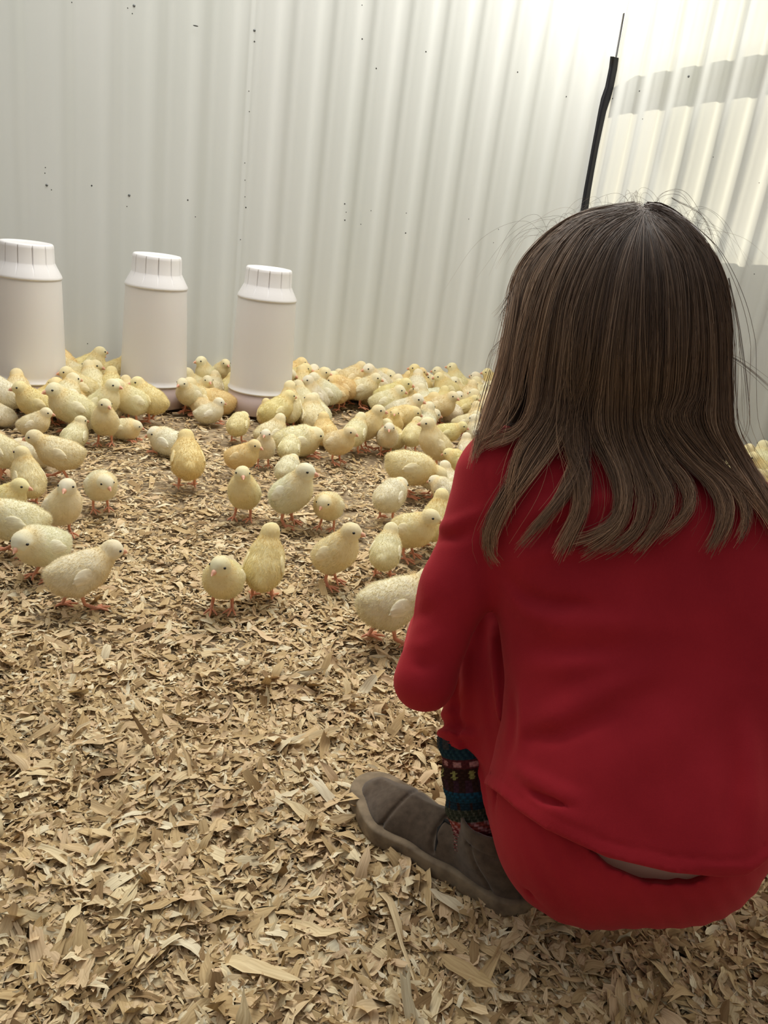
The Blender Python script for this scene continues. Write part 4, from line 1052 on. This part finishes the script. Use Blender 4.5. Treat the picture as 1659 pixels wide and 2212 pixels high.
hy_ = N(hairm, 'ShaderNodeMath', operation='MULTIPLY'); hy_.inputs[1].default_value = 0.68; L(hairm, hl_.outputs['Fac'], hy_.inputs[0])
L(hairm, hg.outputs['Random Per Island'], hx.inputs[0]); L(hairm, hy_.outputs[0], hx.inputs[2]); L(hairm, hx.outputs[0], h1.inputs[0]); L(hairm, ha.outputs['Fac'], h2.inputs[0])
hm = N(hairm, 'ShaderNodeMixRGB', blend_type='MULTIPLY'); hm.inputs[0].default_value = 1.0
L(hairm, h1.outputs[0], hm.inputs[1]); L(hairm, h2.outputs[0], hm.inputs[2]); L(hairm, hm.outputs[0], BS(hairm).inputs['Base Color'])
BS(hairm).inputs['Specular IOR Level'].default_value = 0.55
shellm = new_mat('hair_undercolour', (0.035, 0.020, 0.013), 0.6)
hair = gpart('hair', nets(hairshell, P(1337, 702, .775) - np.array([.17, .14, .25]), P(1337, 702, .775) + np.array([.17, .14, .14]), .0034, 'hair'), shellm)
hair['label'] = 'long straight brown hair with wavy ends'
G = [
 [(1372, 449), (1278, 458), (1222, 481), (1159, 532), (1117, 598), (1099, 690), (1074, 800), (1042, 900), (1022, 965), (1012, 1000)],
 [(1376, 449), (1282, 462), (1228, 488), (1168, 542), (1126, 610), (1109, 700), (1085, 820), (1055, 910), (1035, 960), (1020, 985)],
 [(1379, 450), (1290, 468), (1238, 498), (1180, 580), (1130, 740), (1105, 860), (1075, 920), (1045, 950), (1030, 958)],
 [(1381, 451), (1300, 474), (1252, 512), (1195, 630), (1165, 780), (1150, 880), (1120, 930), (1075, 950), (1045, 962)],
 [(1383, 452), (1312, 480), (1268, 530), (1215, 645), (1195, 790), (1180, 890), (1125, 970), (1102, 1050), (1098, 1110)],
 [(1384, 455), (1290, 515), (1225, 650), (1205, 800), (1190, 905), (1135, 1000), (1080, 1090), (1050, 1160), (1060, 1205), (1075, 1222)],
 [(1384, 455), (1293, 518), (1232, 655), (1212, 800), (1200, 905), (1145, 1000), (1092, 1090), (1062, 1160), (1066, 1205)],
 [(1385, 455), (1305, 528), (1250, 660), (1240, 800), (1262, 900), (1268, 980), (1232, 1050), (1180, 1115), (1140, 1160), (1120, 1182)],
 [(1386, 455), (1315, 535), (1268, 670), (1248, 800), (1225, 880), (1222, 960), (1248, 1030), (1250, 1100), (1222, 1160), (1200, 1200)],
 [(1386, 455), (1322, 540), (1282, 680), (1262, 800), (1238, 880), (1232, 960), (1256, 1030), (1258, 1100), (1232, 1160), (1212, 1206)],
 [(1388, 455), (1345, 560), (1318, 700), (1300, 830), (1290, 920), (1335, 1010), (1346, 1080), (1325, 1130), (1275, 1160), (1235, 1170)],
 [(1388, 455), (1350, 560), (1326, 700), (1312, 830), (1310, 920), (1340, 1010), (1352, 1080), (1335, 1140), (1290, 1180), (1252, 1202)],
 [(1390, 455), (1368, 575), (1350, 720), (1345, 850), (1348, 940), (1380, 1020), (1395, 1080), (1380, 1140), (1335, 1180), (1298, 1198)],
 [(1391, 455), (1382, 580), (1370, 720), (1365, 850), (1366, 930), (1400, 1010), (1432, 1070), (1425, 1120), (1400, 1160), (1368, 1192)],
 [(1392, 455), (1395, 580), (1390, 720), (1384, 850), (1382, 920), (1412, 1000), (1440, 1060), (1436, 1110), (1405, 1160), (1375, 1194)],
 [(1393, 455), (1410, 578), (1412, 720), (1408, 850), (1402, 920), (1440, 990), (1480, 1040), (1492, 1085), (1470, 1125), (1425, 1160)],
 [(1394, 455), (1435, 570), (1445, 720), (1438, 850), (1425, 910), (1475, 985), (1535, 1040), (1560, 1090), (1555, 1140), (1528, 1195)],
 [(1395, 455), (1450, 565), (1462, 720), (1456, 850), (1440, 910), (1490, 985), (1550, 1040), (1575, 1090), (1568, 1140), (1540, 1190)],
 [(1395, 455), (1470, 560), (1488, 720), (1480, 850), (1460, 905), (1520, 985), (1582, 1040), (1610, 1090), (1610, 1140), (1588, 1172)],
 [(1396, 455), (1490, 555), (1515, 720), (1505, 850), (1480, 900), (1535, 985), (1600, 1045), (1650, 1100), (1680, 1150)],
 [(1395, 450), (1440, 468), (1490, 520), (1535, 660), (1545, 850), (1545, 920), (1580, 990), (1625, 1060), (1665, 1120), (1690, 1180)],
 [(1397, 449), (1440, 458), (1492, 500), (1532, 560), (1562, 690), (1566, 850), (1572, 920), (1605, 985), (1645, 1050), (1680, 1110), (1710, 1170)],
 [(1399, 449), (1438, 454), (1486, 485), (1528, 533), (1557, 596), (1574, 680), (1579, 850), (1584, 920), (1612, 985), (1650, 1045), (1690, 1105), (1720, 1150)],
]
M_ = 34
def resamp(pl, m):
    pl = np.array(pl, float); 
    # Catmull-Rom through the points
    e = np.concatenate([[2 * pl[0] - pl[1]], pl, [2 * pl[-1] - pl[-2]]]); out = []
    for i in range(1, len(e) - 2):
        for t in np.linspace(0, 1, 12, endpoint=False):
            out.append(0.5 * ((2 * e[i]) + (-e[i - 1] + e[i + 1]) * t + (2 * e[i - 1] - 5 * e[i] + 4 * e[i + 1] - e[i + 2]) * t * t + (-e[i - 1] + 3 * e[i] - 3 * e[i + 1] + e[i + 2]) * t ** 3))
    out.append(pl[-1]); out = np.array(out); s = np.concatenate([[0], np.cumsum(np.linalg.norm(np.diff(out, axis=0), axis=1))]); s /= s[-1]
    q = np.linspace(0, 1, m); return np.stack([np.interp(q, s, out[:, 0]), np.interp(q, s, out[:, 1])], 1)
GG = np.array([resamp(g, M_) for g in G])
rg = np.random.RandomState(21)
def support(p):
    d = hairvol(p)
    t_ = torso(p, .004); d2 = np.minimum(t_, cap(p, SH_L, SH_L * .45 + EL_L * .55, .0495, .0355)); d2 = np.minimum(d2, cap(p, SH_R, SH_R * .45 + EL_R * .55, .049, .038))
    return smin(d, d2, .03)
def march(px, lift):
    shp = px.shape[:-1]; q = px.reshape(-1, 2); lf = lift.reshape(-1)
    dr = np.stack([(q[:, 0] - CX) / F, -(q[:, 1] - CY) / F, -np.ones(len(q))], 1) @ RC.T
    nrm = np.linalg.norm(dr, axis=1); t = np.full(len(q), .52); best = t.copy(); bd = np.full(len(q), 9.0)
    o = np.array([0, 0, CAMH])
    for _ in range(26):
        p_ = (o + dr * t[:, None]).astype(np.float32); d = support(p_) - lf
        m = d < bd; bd[m] = d[m]; best[m] = t[m]
        t = np.where((d > .0004) & (t < 1.0), t + np.maximum(d, .0003) / nrm * .9, t)
    t = np.where(t >= .999, best, t)
    return t.reshape(shp), dr.reshape(*shp, 3)
s_ = np.linspace(0, 1, M_)
GP = []
def strands(n, clump, jit, lift0, lift1, seed, grange=None, cut=(0.9, 1.0), start=(0, .02)):
    r = np.random.RandomState(seed); ng = len(GG)
    gpos = r.rand(n) * (ng - 1.001) if grange is None else grange[0] + r.rand(n) * (grange[1] - grange[0])
    i0 = gpos.astype(int); t0 = gpos - i0
    c = clump * np.clip((s_ - .50) / .35, 0, 1) ** 1.2
    tt = t0[:, None] * (1 - c) + np.round(t0)[:, None] * c
    px = GG[i0] * (1 - tt[..., None]) + GG[i0 + 1] * tt[..., None]
    side = (t0 - np.round(t0))[:, None]
    px[..., 0] += side * 36 * c * (1 - .55 * s_)                       # lock width
    jx = jit * r.normal(size=(n, 1)); jw = r.normal(size=(n, 1)) * jit * .8
    px[..., 0] += (jx * np.clip(s_ * 2.2, 0, 1) + jw * np.sin(s_ * (3 + 4 * r.rand(n, 1)) + 6 * r.rand(n, 1)) * s_)
    px[..., 1] += r.normal(size=(n, 1)) * 5 * (1 - s_) + r.normal(size=(n, 1)) * 9 * s_ ** 3
    px[..., 0] += (r.rand(n, 1) - .5) * 16 * np.exp(-s_ / .04)
    a = r.uniform(*start, n); b_ = r.uniform(*cut, n)
    u = a[:, None] + (b_ - a)[:, None] * s_[None]
    k = np.clip(u * (M_ - 1), 0, M_ - 1.001); k0 = k.astype(int); w = (k - k0)[..., None]; rows = np.arange(n)[:, None]
    px = px[rows, k0] * (1 - w) + px[rows, k0 + 1] * w
    lift = (lift0 + (lift1 - lift0) * r.rand(n))[:, None] * np.clip(.25 + u * 1.5, 0, 1) + .0035 * np.exp(-((t0 - np.round(t0)) ** 2)[:, None] / .04) * np.clip((u - .6) * 4, 0, 1)
    t, dr = march(px, lift)
    ts = t.copy()
    for _ in range(4): ts[:, 1:-1] = np.minimum(ts[:, 1:-1], .25 * ts[:, :-2] + .5 * ts[:, 1:-1] + .25 * ts[:, 2:]) * .5 + (.25 * ts[:, :-2] + .5 * ts[:, 1:-1] + .25 * ts[:, 2:]) * .5
    GP.append(gpos)
    return np.array([0, 0, CAMH]) + dr * ts[..., None]
def tubes(S, rad):
    n, m, _ = S.shape
    t = np.gradient(S, axis=1); t /= np.linalg.norm(t, axis=-1, keepdims=True) + 1e-9
    a = np.cross(t, np.array([.2, -.9, .4])); a /= np.linalg.norm(a, axis=-1, keepdims=True) + 1e-9; b_ = np.cross(t, a)
    tap = rad[:, None] * (1 - .75 * np.linspace(0, 1, m) ** 3)[None]
    V = np.stack([S + tap[..., None] * (math.cos(q) * a + math.sin(q) * b_) for q in (0.5, 2.59, 4.69)], 2)
    i, j, k = np.meshgrid(np.arange(n), np.arange(m - 1), np.arange(3), indexing='ij'); k2 = (k + 1) % 3
    f = lambda jj, kk: (i * m + jj) * 3 + kk
    Q = np.stack([f(j, k), f(j, k2), f(j + 1, k2), f(j + 1, k)], -1).reshape(-1, 4)
    al = np.broadcast_to(np.linspace(0, 1, m)[None, :, None], (n, m, 3)).reshape(-1)
    return V.reshape(-1, 3), Q, al
SS = [strands(3800, .25, 5, .000, .006, 1, cut=(.52, .74)), strands(3300, .97, 2.5, .001, .006, 2), strands(900, .9, 5, .003, .008, 3, cut=(.80, 1.0)),
      strands(240, .3, 22, .004, .014, 4, cut=(.8, 1.03))]
# stray hairs lifting off the crown and sides
n = 120; r = np.random.RandomState(9); fl = np.zeros((n, M_, 3))
for k in range(n):
    x0 = r.uniform(1180, 1530); a0 = P(x0, 455 + abs(x0 - 1360) * .35 + 8, .775 - r.rand() * .03)
    dx, up_ = r.normal() * 60, -r.uniform(10, 60); e = [(0, 0), (dx * .4, up_), (dx * 1.1, up_ * .6), (dx * 1.7, up_ * -.4 + 30)]
    pl = resamp([(x0 + q[0], 455 + abs(x0 - 1360) * .35 + 8 + q[1] + (q[0] ** 2) / 900) for q in e], M_)
    fl[k] = np.array([P(pl[i][0], pl[i][1], .765 + .01 * math.sin(i / 9 + k)) for i in range(M_)])
wisps = [[(1110, 640), (1092, 670), (1085, 690), (1096, 720)], [(1118, 610), (1090, 660), (1074, 680)], [(1100, 690), (1085, 730), (1060, 760), (1050, 800)], [(1030, 930), (1022, 990), (1018, 1010)],
         [(1190, 905), (1110, 925), (1050, 930), (1020, 938)], [(1192, 900), (1100, 930), (1040, 960), (1025, 975)], [(1560, 760), (1610, 790), (1680, 850)], [(1450, 430), (1520, 480), (1560, 600)], [(1575, 600), (1600, 720), (1620, 900), (1600, 960)],
         [(1060, 800), (1035, 900), (1025, 980)], [(1405, 455), (1432, 418), (1478, 422), (1525, 505)]]
wl = []
for wv in wisps:
    for q in range(3 if wv[0][1] < 500 else 8):
        pl = resamp(wv, M_) + r.normal(size=2) * 4 * np.linspace(.4, 1.6, M_)[:, None]
        wl.append([P(a[0], a[1], .775 - .035 * (1020 < a[0] < 1200 and a[1] > 895)) for a in pl])
# hair on the far side of the head, combed round the face
n = 1500; r = np.random.RandomState(12); az = r.uniform(0, 2 * np.pi, n); zf = []
c0 = P(1337, 702, .775)
for k in range(n):
    d0 = np.array([math.cos(az[k]), math.sin(az[k]), 0]); ang = math.degrees(math.acos(np.clip(d0 @ sn([fdir[0], fdir[1], 0]), -1, 1)))
    if d0[1] < -0.1 or ang < 12: continue
    thm = (70 if ang < 45 else 100); th = np.radians(np.linspace(2, thm, M_ // 2)) if ang < 45 else np.radians(np.linspace(2, 95, M_ // 2))
    up_pts = np.stack([c0 + np.array([d0[0] * .099 * math.sin(a), d0[1] * .104 * math.sin(a), .103 * math.cos(a)]) for a in th])
    if ang < 52:
        dn = up_pts[-1] + np.linspace(.05, 1, M_ - len(th))[:, None] * np.array([d0[0] * .004, d0[1] * .004, -.004])
    else:
        dn = up_pts[-1] + np.linspace(.03, 1, M_ - len(th))[:, None] * np.array([d0[0] * .006, d0[1] * .006, -.125 - .03 * r.rand()])
    q = np.concatenate([up_pts, dn]); q[:, :2] += r.normal(size=2) * .002; zf.append(q)
S_all = np.concatenate(SS + [fl, np.array(wl), np.array(zf)])
rad = np.concatenate([np.full(len(SS[0]), .00042), np.full(len(SS[1]), .00040), np.full(len(SS[2]), .00036), np.full(len(SS[3]), .00020), np.full(n * 0 + len(fl), .00010), np.full(len(wl), .00016), np.full(len(zf), .00050)]) * (0.75 + .5 * rg.rand(len(S_all)))
V, Q, al = tubes(S_all, rad)
me = np_mesh('strands', V - GL, Q); at_ = me.attributes.new('along', 'FLOAT', 'POINT'); at_.data.foreach_set('value', al.astype(np.float32))
gp = np.concatenate(GP + [np.full(len(S_all) - sum(len(g) for g in GP), 3.0)])
lk = .5 + .22 * np.sin(gp * 5.1) + .16 * np.sin(gp * 13.7 + 1) + .16 * np.sin(gp * 31 + 2) + .10 * rg.normal(size=len(gp)); lk = np.clip(lk, 0, 1)  # tone varies per lock; lighter locks paint highlight streaks into the hair colour
a2 = me.attributes.new('lock', 'FLOAT', 'POINT'); a2.data.foreach_set('value', np.repeat(lk, M_ * 3).astype(np.float32))
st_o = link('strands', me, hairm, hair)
st_o['kind'] = 'stuff'

# clear drinker base just inside the right edge of the view
clearm = new_mat('clear_blue_plastic', (0.62, 0.74, 0.78), 0.15)
BS(clearm).inputs['Transmission Weight'].default_value = 0.5
g = ground(1702, 1082)
dk = empty('drinker', (g[0], g[1], 0.002)); tag(dk, 'pale blue clear plastic drinker just showing at the right edge behind the girl', 'drinker')
link('tray', lathe('tray', [(0.001, 0), (0.055, 0), (0.060, 0.004), (0.062, 0.022), (0.059, 0.0225), (0.056, 0.006), (0.040, 0.005), (0.001, 0.005)], 48), clearm, dk)
link('tank', lathe('tank', [(0.036, 0.006), (0.038, 0.008), (0.038, 0.040), (0.032, 0.052), (0.012, 0.058), (0.001, 0.058)], 48), clearm, dk)
